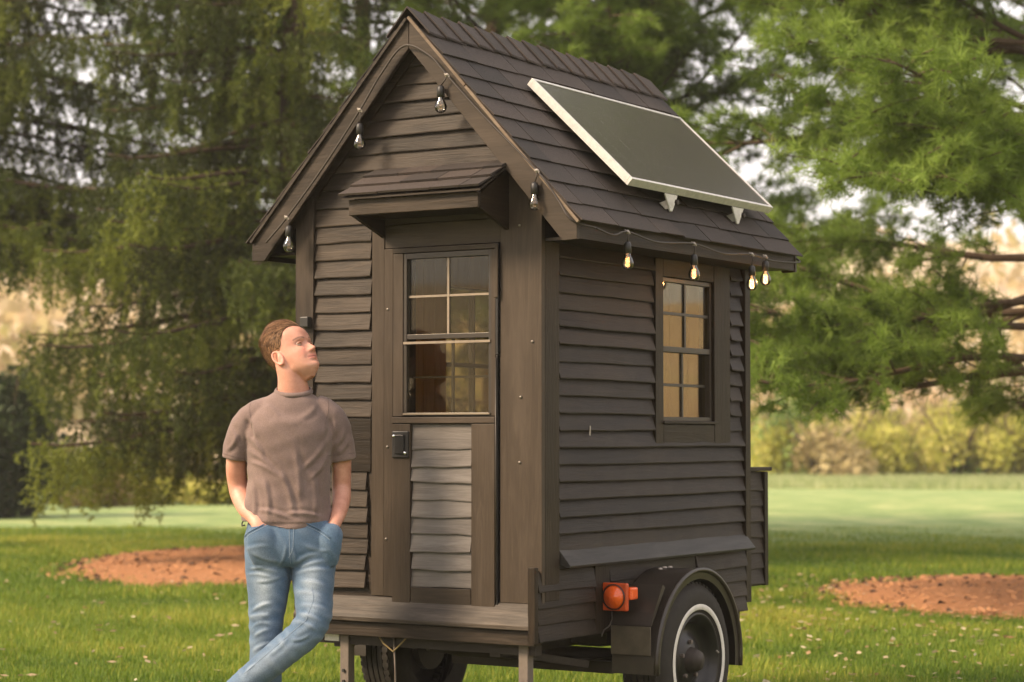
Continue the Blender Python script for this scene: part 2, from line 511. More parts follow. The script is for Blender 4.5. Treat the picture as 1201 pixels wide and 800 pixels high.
# --- door
door = MB().box((-0.688, -0.012, 0.695), (-0.640, -0.004, 2.125)).box((-0.208, -0.012, 0.695), (-0.188, -0.004, 2.125)).box((-0.640, -0.012, 0.695), (-0.208, -0.004, 1.455)).build('door', M['trim_z'], house)
door['label'] = 'narrow door, window above and grey boards below'
slab(FR, -0.690, -0.600, 0.692, 1.424, 0.012, 0.034, M['trim_z'], door, 'stile')
slab(FR, -0.300, -0.188, 0.692, 1.424, 0.012, 0.034, M['trim_z'], door, 'stile')
slab(FR, -0.597, -0.303, 0.692, 0.758, 0.012, 0.033, M['trim_x'], door, 'rail')
slab(FR, -0.692, -0.186, 1.427, 1.452, 0.012, 0.038, M['trim_x'], door, 'rail')
slab(FR, -0.690, -0.640, 1.455, 2.127, 0.012, 0.030, M['trim_z'], door, 'stile')
slab(FR, -0.207, -0.186, 1.455, 2.127, 0.012, 0.030, M['trim_z'], door, 'stile')
slab(FR, -0.690, -0.186, 2.129, 2.150, 0.012, 0.032, M['trim_x'], door, 'rail')
zs = [1.322, 1.249, 1.185, 1.113, 1.044, 0.976, 0.903, 0.830, 0.762]
tops = [1.424] + zs[:-1]
for z, t in zip(zs, tops):
    o = board(FR, -0.596 - random.uniform(0, 0.004), -0.304 + random.uniform(0, 0.004), z, t - z, M['grey_x'], door, tb=0.017, tt=0.006, over=0.008 if t < 1.42 else -0.002, off=0.012, wob=0.004)
# door window: frame, sashes, muntins, panes
fr_ = MB()
fr_.box((-0.640, -0.026, 1.456), (-0.624, -0.002, 2.127)).box((-0.222, -0.026, 1.456), (-0.208, -0.002, 2.127)).box((-0.624, -0.026, 2.104), (-0.222, -0.002, 2.127)).box((-0.624, -0.026, 1.456), (-0.222, -0.002, 1.470))
fr_.box((-0.624, -0.024, 1.772), (-0.222, -0.001, 1.792)).build('sash_frame', M['sash'], door, bevel=0.0015)
MB().box((-0.636, -0.034, 1.752), (-0.210, -0.020, 1.762)).box((-0.636, -0.036, 1.462), (-0.212, -0.022, 1.468)).build('sash_rail', M['sash_light'], door)
mu = MB().box((-0.431, -0.014, 1.793), (-0.421, -0.004, 2.103)).box((-0.623, -0.014, 1.944), (-0.432, -0.004, 1.953)).box((-0.420, -0.014, 1.944), (-0.223, -0.004, 1.953)).build('muntin', M['sash_light'], door)
mu = MB().box((-0.431, 0.018, 1.471), (-0.421, 0.028, 1.771)).box((-0.623, 0.018, 1.612), (-0.432, 0.028, 1.621)).box((-0.420, 0.018, 1.612), (-0.223, 0.028, 1.621)).build('muntin', M['sash'], door)
for x0, x1 in ((-0.623, -0.4315), (-0.4205, -0.223)):
    for z0, z1 in ((1.793, 1.9435), (1.9535, 2.103)):
        MB().box((x0, -0.0095, z0), (x1, -0.0065, z1)).build('pane', M['glass'], door)
MB().box((-0.623, -0.0175, 1.471), (-0.223, -0.0145, 1.751)).build('pane', M['glass'], door)
# latch
l = MB().box((-0.686, -0.043, 1.285), (-0.604, -0.0342, 1.395)).build('latch', M['blackpl'], door, bevel=0.004)
MB().box((-0.668, -0.050, 1.300), (-0.622, -0.0432, 1.380)).build('latch_paddle', M['black'], door, bevel=0.004)
for x, z in ((-0.674, 1.375), (-0.618, 1.305)):
    MB().lathe([(0, 0.0075), (-0.006, 0.007), (-0.008, 0)], (x, -0.0432, z), 'y', 12).build('keyhole', M['chrome'], door, True)
# hinge strip
MB().box((-0.184, -0.034, 1.70), (-0.172, -0.002, 2.15)).box((-0.184, -0.030, 0.70), (-0.176, -0.002, 1.698)).build('hinge', M['black'], house, bevel=0.002)
MB().box((-0.186, -0.042, 1.93), (-0.168, -0.0345, 2.145)).build('hinge_cover', M['trim_z'], house, bevel=0.002)
MB().tube([(-0.181, -0.036, 0.72), (-0.181, -0.036, 1.69)], 0.003, 8).build('hinge_pin', M['sash'], house, True)

# --- hood over the door
hood = MB().box((-0.757, -0.25, 2.272), (-0.126, -0.232, 2.336)).build('door_hood', M['paint_x'], house, bevel=0.003)
for x in (-0.757, -0.144):
    MB().prism([(x, -0.2315, 2.272), (x, -0.2315, 2.330), (x, -0.02, 2.452), (x, -0.02, 2.20)], (0.018, 0, 0)).build('cheek_panel', M['side_y'], hood)
MB().box((-0.738, -0.2315, 2.275), (-0.145, -0.02, 2.283)).build('soffit', M['side_x'], hood)
ha, hb = Vector((0, -0.272, 2.335)), Vector((0, -0.018, 2.472))
MB().prism([(-0.775, ha.y, ha.z), (-0.775, hb.y, hb.z), (-0.775, hb.y, hb.z + 0.008), (-0.775, ha.y, ha.z + 0.008)], (0.672, 0, 0)).build('roof_deck', M['paint_x'], hood)
hd = (hb - ha); hn = Vector((0, -hd.z, hd.y)).normalized()
for r_ in range(3):
    x = -0.785
    while x < -0.11:
        w = random.uniform(0.14, 0.26); x1 = min(x + w, -0.098)
        if x1 - x < 0.04: break
        a = ha + hd * (r_ / 3) + hn * (0.010 + 0.0) ; b = ha + hd * min(1, (r_ + 1.35) / 3) + hn * 0.010
        e = hn * 0.009; jz = random.uniform(-0.004, 0.002)
        A = a + hd * jz * 2
        P = [Vector((x, A.y, A.z)) + e * 1.0, Vector((x, b.y, b.z)), Vector((x, b.y, b.z)) + e * 0.5, Vector((x, A.y, A.z)) + e * 2.0]
        MB().prism([P[0], P[1], P[2], P[3]], (x1 - x - 0.003, 0, random.uniform(-.002, .002))).build('shingle', M['shingle'], hood)
        x = x1

# --- side wall with the window
WY0, WY1, WZ0, WZ1 = 1.005, 1.486, 1.436, 2.069
mb = MB()
T0, T1 = -0.0015, -0.055
mb.box((T1, 0.057, 0.56), (T0, WY0, 2.3)).box((T1, WY1, 0.56), (T0, D, 2.3)).box((T1, WY0, 0.56), (T0, WY1, WZ0)).box((T1, WY0, WZ1), (T0, WY1, 2.3))
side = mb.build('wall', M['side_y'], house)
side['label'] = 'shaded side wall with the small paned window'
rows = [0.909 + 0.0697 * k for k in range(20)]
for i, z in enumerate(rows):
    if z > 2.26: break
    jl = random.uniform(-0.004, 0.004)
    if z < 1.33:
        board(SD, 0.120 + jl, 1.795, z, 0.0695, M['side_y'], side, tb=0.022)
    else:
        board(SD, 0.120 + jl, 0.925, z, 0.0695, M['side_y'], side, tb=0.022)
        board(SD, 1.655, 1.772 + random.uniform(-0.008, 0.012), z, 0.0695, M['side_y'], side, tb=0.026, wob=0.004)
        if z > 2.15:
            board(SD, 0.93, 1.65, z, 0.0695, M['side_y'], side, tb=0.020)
# flared bottom board
MB().prism([(0.004, 0.125, 0.925), (0.004, 0.125, 0.86), (0.066, 0.125, 0.846), (0.070, 0.125, 0.856), (0.012, 0.125, 0.925)], (0, 1.69, 0)).build('flared_board', wood_mat('flare_board_paint', 'y', (0.020, 0.017, 0.014), (0.036, 0.032, 0.028), (0.065, 0.058, 0.050), 0.42, 0.1), house, bevel=0.002)
slab(SD, 0.0, 0.112, 0.72, 2.30, 0.0, 0.028, M['side_z'], house, 'corner_board')
slab(SD, 1.800, D + 0.003, 0.60, 2.30, 0.0, 0.028, M['side_z'], house, 'corner_board')
win = slab(SD, 0.930, 1.000, 1.335, 2.15, 0.0, 0.024, M['side_z'], house, 'window')
win['label'] = 'side window with two sashes of small panes'
slab(SD, 1.490, 1.650, 1.335, 2.15, 0.0, 0.024, M['side_z'], win, 'casing')
slab(SD, 1.003, 1.487, 2.073, 2.15, 0.0, 0.023, M['side_y'], win, 'casing')
slab(SD, 1.003, 1.487, 1.335, 1.425, 0.0, 0.023, M['side_y'], win, 'apron')
slab(SD, 0.99, 1.50, 1.428, 1.440, 0.0, 0.034, M['side_y'], win, 'sill')
f2 = MB()
for a, b in (((1.003, 1.441), (1.020, 2.070)), ((1.470, 1.441), (1.487, 2.070)), ((1.021, 2.052), (1.469, 2.070)), ((1.021, 1.441), (1.469, 1.458)), ((1.021, 1.744), (1.469, 1.768))):
    f2.box((-0.030, a[0], a[1]), (0.010, b[0], b[1]))
f2.build('sash_frame', M['sash'], win, bevel=0.001)
f3 = MB()
ym = 1.245
for z0, z1, zm, xx in ((1.769, 2.051, 1.915, -0.004), (1.459, 1.743, 1.600, -0.018)):
    f3.box((xx - 0.006, ym - 0.007, z0), (xx + 0.006, ym + 0.007, z1)).box((xx - 0.006, 1.021, zm - 0.006), (xx + 0.006, ym - 0.0075, zm + 0.006)).box((xx - 0.006, ym + 0.0075, zm - 0.006), (xx + 0.006, 1.469, zm + 0.006))
f3.build('muntin', M['sash'], win)
for z0, z1, xx in ((1.769, 1.908, -0.004), (1.922, 2.051, -0.004), (1.459, 1.593, -0.018), (1.607, 1.743, -0.018)):
    for y0, y1 in ((1.021, ym - 0.0078), (ym + 0.0078, 1.469)):
        MB().box((xx - 0.0015, y0, z0), (xx + 0.0015, y1, z1)).build('pane', M['glass_side'], win)
MB().add([(0.026, .352, 1.378), (0.0262, .362, 1.376), (0.0262, .366, 1.415), (0.026, .358, 1.418)], [(0, 1, 2, 3)]).add([(0.0245, .352, 1.378), (0.0247, .362, 1.376), (0.0247, .366, 1.415), (0.0245, .358, 1.418)], [(0, 3, 2, 1)]).build('paint_chip', M['clip'], house)

# --- left and rear walls (plain clapboards, a window in each for the daylight inside)
mb = MB(); x0, x1 = -W + 0.0015, -W + 0.055
LY0, LY1 = 1.02, 1.62
mb.box((x0, 0.057, 0.56), (x1, LY0, 2.3)).box((x0, LY1, 0.56), (x1, D, 2.3)).box((x0, LY0, 0.56), (x1, LY1, 1.35)).box((x0, LY0, 2.07), (x1, LY1, 2.3))
lw = mb.build('wall', M['paint_y'], house)
for k in range(24):
    z = 0.62 + 0.0697 * k
    if z > 2.24: break
    if 1.28 < z < 2.08:
        board(LF, 0.05, LY0 - 0.05, z, 0.0695, M['paint_y'], lw); board(LF, LY1 + 0.05, 1.80, z, 0.0695, M['paint_y'], lw)
    else: board(LF, 0.05, 1.80, z, 0.0695, M['paint_y'], lw)
w2 = slab(LF, LY0 - 0.048, LY0, 1.34, 2.08, 0, 0.024, M['paint_z'], house, 'window')
slab(LF, LY1, LY1 + 0.048, 1.34, 2.08, 0, 0.024, M['paint_z'], w2, 'casing')
MB().box((-W - 0.002, LY0 + 0.001, 1.70), (-W + 0.03, LY1 - 0.001, 1.72)).box((-W - 0.002, 1.315, 1.352), (-W + 0.028, 1.325, 1.699)).box((-W - 0.002, 1.315, 1.721), (-W + 0.028, 1.325, 2.068)).build('muntin', M['sash'], w2)
MB().box((-W + 0.0125, LY0 + 0.001, 1.352), (-W + 0.0155, LY1 - 0.001, 2.068)).build('pane', M['glass'], w2)
mb = MB()
mb.box((-W + 0.057, D - 0.055, 0.56), (-0.057, D - 0.0015, 2.3))
mb.prism([(-W, D - 0.055, 2.302), (0, D - 0.055, 2.302), (0, D - 0.055, 2.38), (PX, D - 0.055, 3.04), (-W, D - 0.055, 2.38)], (0, 0.0535, 0))
bw = mb.build('wall', M['paint_x'], house)
for k in range(33):
    z = 0.62 + 0.0697 * k
    if z > 2.90: break
    board(BK, lambda q: max(roof_x(q, -1, .08), -W + .02), lambda q: min(roof_x(q, 1, .08), -0.02), z, 0.0695, M['paint_x'], bw)
# interior lining
inn = MB().box((-W + 0.058, 0.058, 0.58), (-0.058, D - 0.058, 0.615)).build('interior_floor', M['inner'], house)
for i in range(11):
    xa = -W + 0.062 + i * 0.0975
    MB().box((xa, D - 0.075, 0.62), (xa + 0.094, D - 0.0575, 2.36)).build('lining_board', M['inner'], inn)
for i in range(18):
    ya = 0.065 + i * 0.0955
    a, b = ya, ya + 0.092
    if b > LY0 and a < LY1:
        MB().box((-W + 0.0565, a, 0.62), (-W + 0.07, b, 1.345)).box((-W + 0.0565, a, 2.075), (-W + 0.07, b, 2.36)).build('lining_board', M['inner'], inn)
    else:
        MB().box((-W + 0.0565, a, 0.62), (-W + 0.07, b, 2.36)).build('lining_board', M['inner'], inn)
MB().box((-W + 0.072, 1.66, 1.24), (-0.60, D - 0.077, 1.26)).box((-W + 0.072, 1.50, 0.95), (-0.45, D - 0.077, 0.98)).build('shelf', M['inner'], inn)
MB().box((-W + 0.06, 0.06, 2.362), (-0.06, D - 0.06, 2.375)).build('ceiling_panel', M['inner'], inn)

# --- roof
RY0, RY1 = -0.095, 1.955
roof = MB()
for sx, ex, ez in ((1, EXR, EZR), (-1, EXL, EZL)):
    d = Vector((ex - PX, 0, ez - PZ)).normalized(); nn = Vector((-d.z, 0, d.x)) * sx
    a = Vector((PX, RY0 + 0.012, PZ - 0.026)); b = Vector((ex, RY0 + 0.012, ez - 0.02)) - d * 0.02
    roof.prism([a, b, b - nn * 0.018, a - Vector((0, 0, 0.026))], (0, RY1 - RY0 - 0.024, 0))
roof = roof.build('roof', M['side_y'], house)
roof['label'] = 'steep gable roof of dark asphalt shingles'
def shingle(sx, s0, s1, y0, y1, lift, skew=0.0):
    ex, ez = (EXR, EZR) if sx > 0 else (EXL, EZL)
    d = Vector((ex - PX, 0, ez - PZ)).normalized(); nn = Vector((-d.z, 0, d.x)) * sx
    o = Vector((PX, 0, PZ - 0.016))
    Q = lambda s, y, h: o + d * s + nn * h + Vector((0, y, 0))
    lo, hi = lift
    P = [Q(s0, y0, lo), Q(s1, y0 + skew, hi), Q(s1 + skew * .3, y1 + skew, hi), Q(s0, y1, lo)]
    V = P + [p + nn * (0.003 if i in (0, 3) else 0.0055) for i, p in enumerate(P)]
    # curled lip halfway along the lower edge
    return MB().add(V, [(0, 1, 2, 3), (4, 7, 6, 5), (0, 4, 5, 1), (1, 5, 6, 2), (2, 6, 7, 3), (3, 7, 4, 0)]).build('shingle', M['shingle'], roof)
EXP = 0.1235
for sx in (1, -1):
    Ls = math.hypot(EXR - PX, EZR - PZ) if sx > 0 else math.hypot(EXL - PX, EZL - PZ)
    for r_ in range(9):
        s1 = 0.125 + EXP * (r_ + 1) + 0.0
        s1 = min(s1, Ls + 0.012)
        s0 = s1 - EXP * 1.35
        y = RY0 - random.uniform(0, 0.006); first = True
        while y < RY1:
            w = random.uniform(0.20, 0.36) if not first else random.uniform(0.12, 0.30); first = False
            y1 = min(y + w, RY1 + random.uniform(0, 0.006))
            if RY1 - y1 < 0.06: y1 = RY1
            shingle(sx, s0 if s0 > 0 else 0.01, s1 + random.uniform(-0.004, 0.005), y, y1 - 0.005, (0.001, 0.0075 + random.uniform(0, 0.003)), random.uniform(-.002, .002))
            y = y1
            if y >= RY1 - 0.001: break
# ridge caps
y = RY0 - 0.004; i = 0
while y < RY1 - 0.05:
    y1 = y + 0.165
    dr = Vector((EXR - PX, 0, EZR - PZ)).normalized(); dl = Vector((EXL - PX, 0, EZL - PZ)).normalized()
    h0 = 0.017 + random.uniform(0, 0.002); h1 = 0.006
    w = 0.130 + random.uniform(-0.006, 0.006)
    sk = 0.012
    def pt(d, s, yy, h, sg): 
        nn = Vector((-d.z, 0, d.x)) * sg
        return Vector((PX, yy, PZ - 0.016)) + d * s + nn * h
    V = [pt(dl, w, y, h0, -1), Vector((PX, y, PZ - 0.016 + h0 * 1.5)), pt(dr, w, y + sk, h0, 1),
         pt(dl, w, y1, h1, -1), Vector((PX, y1, PZ - 0.016 + h1 * 1.5)), pt(dr, w, y1 + sk, h1, 1)]
    V += [v + Vector((0, 0, 0.009)) for v in V]
    MB().add(V, [(0, 3, 4, 1), (1, 4, 5, 2), (6, 7, 10, 9), (7, 8, 11, 10), (0, 1, 7, 6), (1, 2, 8, 7), (3, 9, 10, 4), (4, 10, 11, 5), (0, 6, 9, 3), (2, 5, 11, 8)]).build('ridge_shingle', M['shingle'], roof)
    y += 0.128
# rake boards, frieze boards, drip strip, eave boards
for yy, fr_y in ((RY0 + 0.010, 1), (RY1 - 0.030, -1)):
    for sx, ex, ez in ((1, EXR, EZR), (-1, EXL, EZL)):
        xe = ex - 0.012 * sx; t = lambda x: roof_z(x) - 0.028
        xb = xe - 0.085 * sx
        P = [(PX + 0.001 * sx, yy, t(PX)), (xe, yy, t(xe)), (xe, yy, t(xe) - 0.075), (xb + .02 * sx, yy, t(xe) - 0.078), (PX + 0.001 * sx, yy, t(PX) - 0.125)]
        MB().prism(P, (0, 0.020, 0)).build('rake_board', M['trim_x'] if sx > 0 else M['paint_x'], roof, bevel=0.002)
for sx in (1, -1):
    lim = 0.03 if sx > 0 else -W - 0.03
    t = lambda x, dz: roof_z(x) - dz
    P = [(PX + 0.001 * sx, -0.0235, t(PX, 0.06)), (lim, -0.0235, t(lim, 0.06)), (lim, -0.0235, t(lim, 0.165)), (PX + 0.001 * sx, -0.0235, t(PX, 0.165))]
    MB().prism(P, (0, 0.021, 0)).build('frieze_board', M['paint_x'], roof)
dd = Vector((EXR - PX, 0, EZR - PZ)).normalized()
for a, b in ((0.005, 0.42), (0.425, 1.205)):
    o1 = Vector((PX, RY0 + 0.003, PZ - 0.022)) + dd * a; o2 = Vector((PX, RY0 + 0.003, PZ - 0.022)) + dd * b
    MB().beam(o1, o2, 0.012, 0.014, (0, -1, 0)).build('drip_strip', M['raw'], roof)
dl = Vector((EXL - PX, 0, EZL - PZ)).normalized()
MB().beam(Vector((PX, RY0 + 0.002, PZ - 0.024)) + dl * 0.01, Vector((PX, RY0 + 0.002, PZ - 0.024)) + dl * 1.21, 0.012, 0.012, (0, -1, 0)).build('drip_strip', M['paint_x'], roof)
for ex, ez, sx in ((EXR, EZR, 1), (EXL, EZL, -1)):
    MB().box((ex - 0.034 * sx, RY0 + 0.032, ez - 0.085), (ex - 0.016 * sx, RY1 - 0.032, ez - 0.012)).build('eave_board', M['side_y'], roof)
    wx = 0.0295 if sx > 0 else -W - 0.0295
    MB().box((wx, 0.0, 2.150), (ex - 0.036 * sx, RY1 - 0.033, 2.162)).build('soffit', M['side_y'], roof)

# --- skirt box over the trailer frame, lamp, rear box
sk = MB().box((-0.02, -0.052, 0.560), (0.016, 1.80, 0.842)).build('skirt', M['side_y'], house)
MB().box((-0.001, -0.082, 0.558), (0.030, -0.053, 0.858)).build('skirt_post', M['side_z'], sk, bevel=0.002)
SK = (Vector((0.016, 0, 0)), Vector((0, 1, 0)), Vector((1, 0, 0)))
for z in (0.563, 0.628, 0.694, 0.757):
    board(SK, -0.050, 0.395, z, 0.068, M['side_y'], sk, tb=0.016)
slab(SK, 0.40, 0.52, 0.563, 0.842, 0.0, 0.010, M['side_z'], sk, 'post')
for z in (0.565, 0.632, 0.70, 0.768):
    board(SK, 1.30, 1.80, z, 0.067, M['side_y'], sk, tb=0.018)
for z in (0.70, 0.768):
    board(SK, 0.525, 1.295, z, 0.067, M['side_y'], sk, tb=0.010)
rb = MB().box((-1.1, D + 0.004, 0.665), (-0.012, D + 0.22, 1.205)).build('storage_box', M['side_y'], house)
RB1 = (Vector((-0.012, D, 0)), Vector((0, 1, 0)), Vector((1, 0, 0)))
for k in range(7):
    board(RB1, 0.03, 0.185, 0.672 + 0.074 * k, 0.073, M['side_y'], rb, tb=0.018)
slab(RB1, 0.190, 0.225, 0.665, 1.205, 0.0, 0.022, M['side_z'], rb, 'post')
MB().box((-1.12, D + 0.006, 1.208), (0.022, D + 0.245, 1.226)).build('box_lid', M['side_y'], rb, bevel=0.003)

# --- trailer: frame, axle, springs, wheels, fenders, jacks
fm = MB()
for x in (-1.0, -0.22):
    fm.beam((x, 0.02, 0.525), (x, 1.83, 0.525), 0.05, 0.07)
for y in (0.03, 0.6, 1.2, 1.80):
    fm.beam((-1.16, y, 0.530), (-0.02, y, 0.530), 0.05, 0.05)
fm.beam((-0.22, 0.10, 0.505), (-0.05, 0.46, 0.43), 0.03, 0.03).beam((-0.6, 0.1, 0.50), (-0.28, 0.75, 0.40), 0.03, 0.03)
fm.build('trailer_frame', M['frame_metal'], house)
AX, AY, AZ = 0.44, 0.918, 0.420
ax_ = MB().tube([(-1.14, AY, AZ), (0.04, AY, AZ)], 0.032, 14)
ax_.build('axle', M['frame_metal'], house, True)
MB().beam((-0.95, AY - 0.10, AZ - 0.04), (-0.12, AY - 0.10, AZ - 0.04), 0.04, 0.05).build('torsion_bar', M['frame_metal'], house)
for x in (-1.0, -0.22):
    for k in range(4):
        L = 0.36 - 0.07 * k
        pts = [(x, AY - L + 2 * L * i / 8, AZ + 0.045 - k * 0.008 - 0.05 * (1 - ((i - 4) / 4) ** 2) * L / 0.36 + 0.05) for i in range(9)]
        mb = MB()
        for p, q in zip(pts[:-1], pts[1:]): mb.beam(p, q, 0.045, 0.007)
        mb.build('leaf_spring', M['frame_metal'], house)
MB().tube([(-0.74, 0.10, 0.53), (-0.55, 0.25, 0.46), (-0.40, 0.45, 0.435), (-0.18, 0.7, 0.42), (-0.05, 0.85, 0.44)], 0.007, 6).build('brake_cable', M['cable'], house, True)
MB().tube([(-0.775, -0.01, 0.55), (-0.742, -0.02, 0.52), (-0.70, -0.01, 0.487), (-0.665, -0.005, 0.52), (-0.63, -0.01, 0.55)], 0.0035, 6).build('yellow_wire', plain_mat('yellow_cable', (0.28, 0.20, 0.08), 0.5), house, True)
MB().tube([(-0.70, -0.005, 0.55), (-0.695, 0.0, 0.40), (-0.70, 0.01, 0.20), (-0.69, 0.0, 0.09)], 0.004, 6).build('drain_hose', M['galv'], house, True)
for x in (-0.953, -0.071):
    j = MB().box((x - 0.022, -0.006, 0.12), (x + 0.022, 0.038, 0.545)).build('jack_stand', M['galv'], house, bevel=0.003)
    MB().box((x - 0.06, -0.04, G - 0.005), (x + 0.06, 0.078, G + 0.012)).box((x - 0.018, 0.004, G + 0.012), (x + 0.018, 0.034, 0.119)).build('foot_plate', M['galv'], j, bevel=0.003)
    for k in range(6):
        MB().lathe([(-0.0075, 0.0), (-0.0075, 0.007), (0.0, 0.007)], (x, -0.0062, 0.17 + 0.045 * k), 'y', 12).build('pin_hole', M['blackpl'], j)
    MB().tube([(x - 0.03, 0.02, 0.33), (x - 0.045, 0.02, 0.335), (x - 0.05, -0.015, 0.34)], 0.005, 6).build('pull_pin', M['black'], j, True)
MB().box((-1.06, 0.0, 0.515), (-0.985, 0.05, 0.545)).build('bracket_plate', M['silver'], house)

def wheel(xo, sgn):
    """xo = outer face; sgn = direction of the outer face"""
    c = (xo, AY, AZ)
    RT = 0.347
    wd = 0.195
    s = sgn
    prof = [(0.0 * s, 0.205), (0.004 * s, 0.22), (0.010 * s, 0.265), (0.006 * s, 0.305), (-0.008 * s, 0.330), (-0.025 * s, RT - 0.004)]
    for k in range(5):       # tread ribs and grooves
        a0 = -0.028 - k * 0.0285
        prof += [(a0 * s, RT), ((a0 - 0.021) * s, RT), ((a0 - 0.022) * s, RT - 0.009), ((a0 - 0.0275) * s, RT - 0.009)]
    prof += [(-(wd - 0.025) * s, RT - 0.004), (-(wd - 0.008) * s, 0.33), (-(wd + 0.006) * s, 0.30), (-(wd + 0.008) * s, 0.26), (-wd * s, 0.205)]
    ty = MB().lathe(prof, c, 'x', 72)
    for k in range(60):      # cross sipes
        a = 2 * math.pi * k / 60
        for off in (-0.035, -0.155):
            p = Vector((xo + off * s, AY + math.cos(a) * (RT + 0.001), AZ + math.sin(a) * (RT + 0.001)))
            rd = Vector((0, math.cos(a), math.sin(a)))
            ty.beam(p - rd * 0.012 + Vector((0.016 * s, 0, 0)), p - rd * 0.012 - Vector((0.016 * s, 0, 0)), 0.020, 0.026, rd)
    wroot = ty.build('wheel', M['rubber'], house, True)
    es = wroot.modifiers.new('split', 'EDGE_SPLIT'); es.split_angle = R(40)
    MB().lathe([(0.0098 * s, 0.226), (0.0125 * s, 0.229), (0.0125 * s, 0.249), (0.0108 * s, 0.251)], c, 'x', 72).build('whitewall', M['white'], wroot, True)
    rim = MB().lathe([(0.002 * s, 0.212), (0.006 * s, 0.205), (0.000 * s, 0.197), (-0.012 * s, 0.185), (-0.030 * s, 0.172), (-0.055 * s, 0.165), (-0.058 * s, 0.120), (-0.040 * s, 0.100), (-0.034 * s, 0.070), (-0.030 * s, 0.055)], c, 'x', 56)
    for k in range(8): # slots
        pass
    rim.build('rim', M['black'], wroot, True)
    MB().lathe([(-0.034 * s, 0.060), (0.0 * s, 0.048), (0.016 * s, 0.040), (0.022 * s, 0.0)], c, 'x', 32).build('hub_cap', M['frame_metal'], wroot, True)
    for k in range(5):
        a = 2 * math.pi * k / 5 + 0.3
        cc = (xo - 0.040 * s, AY + math.cos(a) * 0.082, AZ + math.sin(a) * 0.082)
        MB().lathe([(0, 0.011), (0.016 * s, 0.010), (0.018 * s, 0)], cc, 'x', 6).build('wheel_nut', M['galv'], wroot)
    MB().lathe([(-0.06 * s, 0.0), (-0.06 * s, 0.165)], c, 'x', 40).lathe([(-0.15 * s, 0.0), (-0.15 * s, 0.12), (-0.185 * s, 0.12), (-0.185 * s, 0.0)], c, 'x', 40).build('brake_drum', M['frame_metal'], wroot)
    MB().tube([(xo - 0.02 * s + 0.03 * s, AY + 0.19, AZ + 0.02), (xo + 0.005 * s, AY + 0.18, AZ + 0.03)], 0.004, 6).build('valve', M['clip'], wroot)
    return wroot
w_r = wheel(0.225, 1); w_r['label'] = 'whitewall wheel nearest the camera'
w_l = wheel(-1.325, -1)

def fender(x0, x1, sgn):
    RF = 0.408
    mb = MB(); pts = []
    A = [R(a) for a in np.linspace(184, -8, 29)]
    th = 0.006
    V = []; F = []
    for a in A:
        fl = 1.0
        y, z = math.cos(a), math.sin(a)
        V += [(x0, AY + 0.02 - y * -1 * RF * 1.03, AZ + z * RF * 0.97)] if False else [(x0, AY + y * RF, AZ + z * RF)]
        V += [(x1, AY + y * RF, AZ + z * RF), (x1, AY + y * (RF - th), AZ + z * (RF - th)), (x0, AY + y * (RF - th), AZ + z * (RF - th))]
    for i in range(len(A) - 1):
        k = i * 4
        for j in range(4):
            F.append((k + j, k + (j + 1) % 4, k + 4 + (j + 1) % 4, k + 4 + j))
    fd = MB().add(V, F).build('fender', M['fender'], house, True)
    fd.modifiers.new('split', 'EDGE_SPLIT').split_angle = R(50)
    # rolled lip on the outer edge
    lip = [(x1, AY + math.cos(a) * (RF - 0.004), AZ + math.sin(a) * (RF - 0.004)) for a in A]
    MB().tube(lip, 0.012, 10).build('fender_lip', M['fender'], fd, True)
    # side skin between rim of the arch and an inner edge
    V = []; F = []
    for a in A:
        V += [(x1, AY + math.cos(a) * (RF - 0.01), AZ + math.sin(a) * (RF - 0.01)), (x1 - 0.004 * sgn, AY + math.cos(a) * (RF - 0.045), AZ + math.sin(a) * (RF - 0.045))]
    for i in range(len(A) - 1): F.append((2 * i, 2 * i + 1, 2 * i + 3, 2 * i + 2))
    MB().add(V, F).build('fender_flange', M['fender'], fd, True, fix=False)
    # rectangular wheel box around the front half
    yf = AY - RF - 0.004
    MB().box((min(x0, x1 - 0.02 * sgn), yf - 0.006, 0.475), (max(x0, x1 - 0.02 * sgn), yf, 0.60)).build('fender_plate', M['flap'], fd, bevel=0.002)
    MB().prism([(x0, yf - 0.006, 0.603), (x0, yf + 0.02, 0.66), (x0, yf + 0.10, 0.775), (x0, yf + 0.12, 0.76), (x0, yf, 0.603)], ((x1 - x0) * 0.92, 0, 0)).build('fender_front', M['fender'], fd)
    return fd
fd = fender(0.030, 0.238, 1); fd['label'] = 'rounded dark fender over the whitewall wheel'
fd2 = fender(-1.232, -1.338, -1)
def shrink(root, k):
    for o_ in [root] + list(root.children_recursive):
        for v in o_.data.vertices:
            v.co.y = AY + (v.co.y - AY) * k; v.co.z = AZ + (v.co.z - AZ) * k
for r_ in (w_r, w_l): shrink(r_, 0.955)
shrink(fd, 0.955); shrink(fd2, 0.955)
# weld spots on the fender top
for yy in (0.86, 0.90, 0.95):
    MB().lathe([(0, 0.012), (0.006, 0.008), (0.007, 0)], (0.08, yy, AZ + math.sqrt(0.390 ** 2 - (yy - AY) ** 2)), 'z', 10).build('fender_bolt', M['clip'], fd, True)

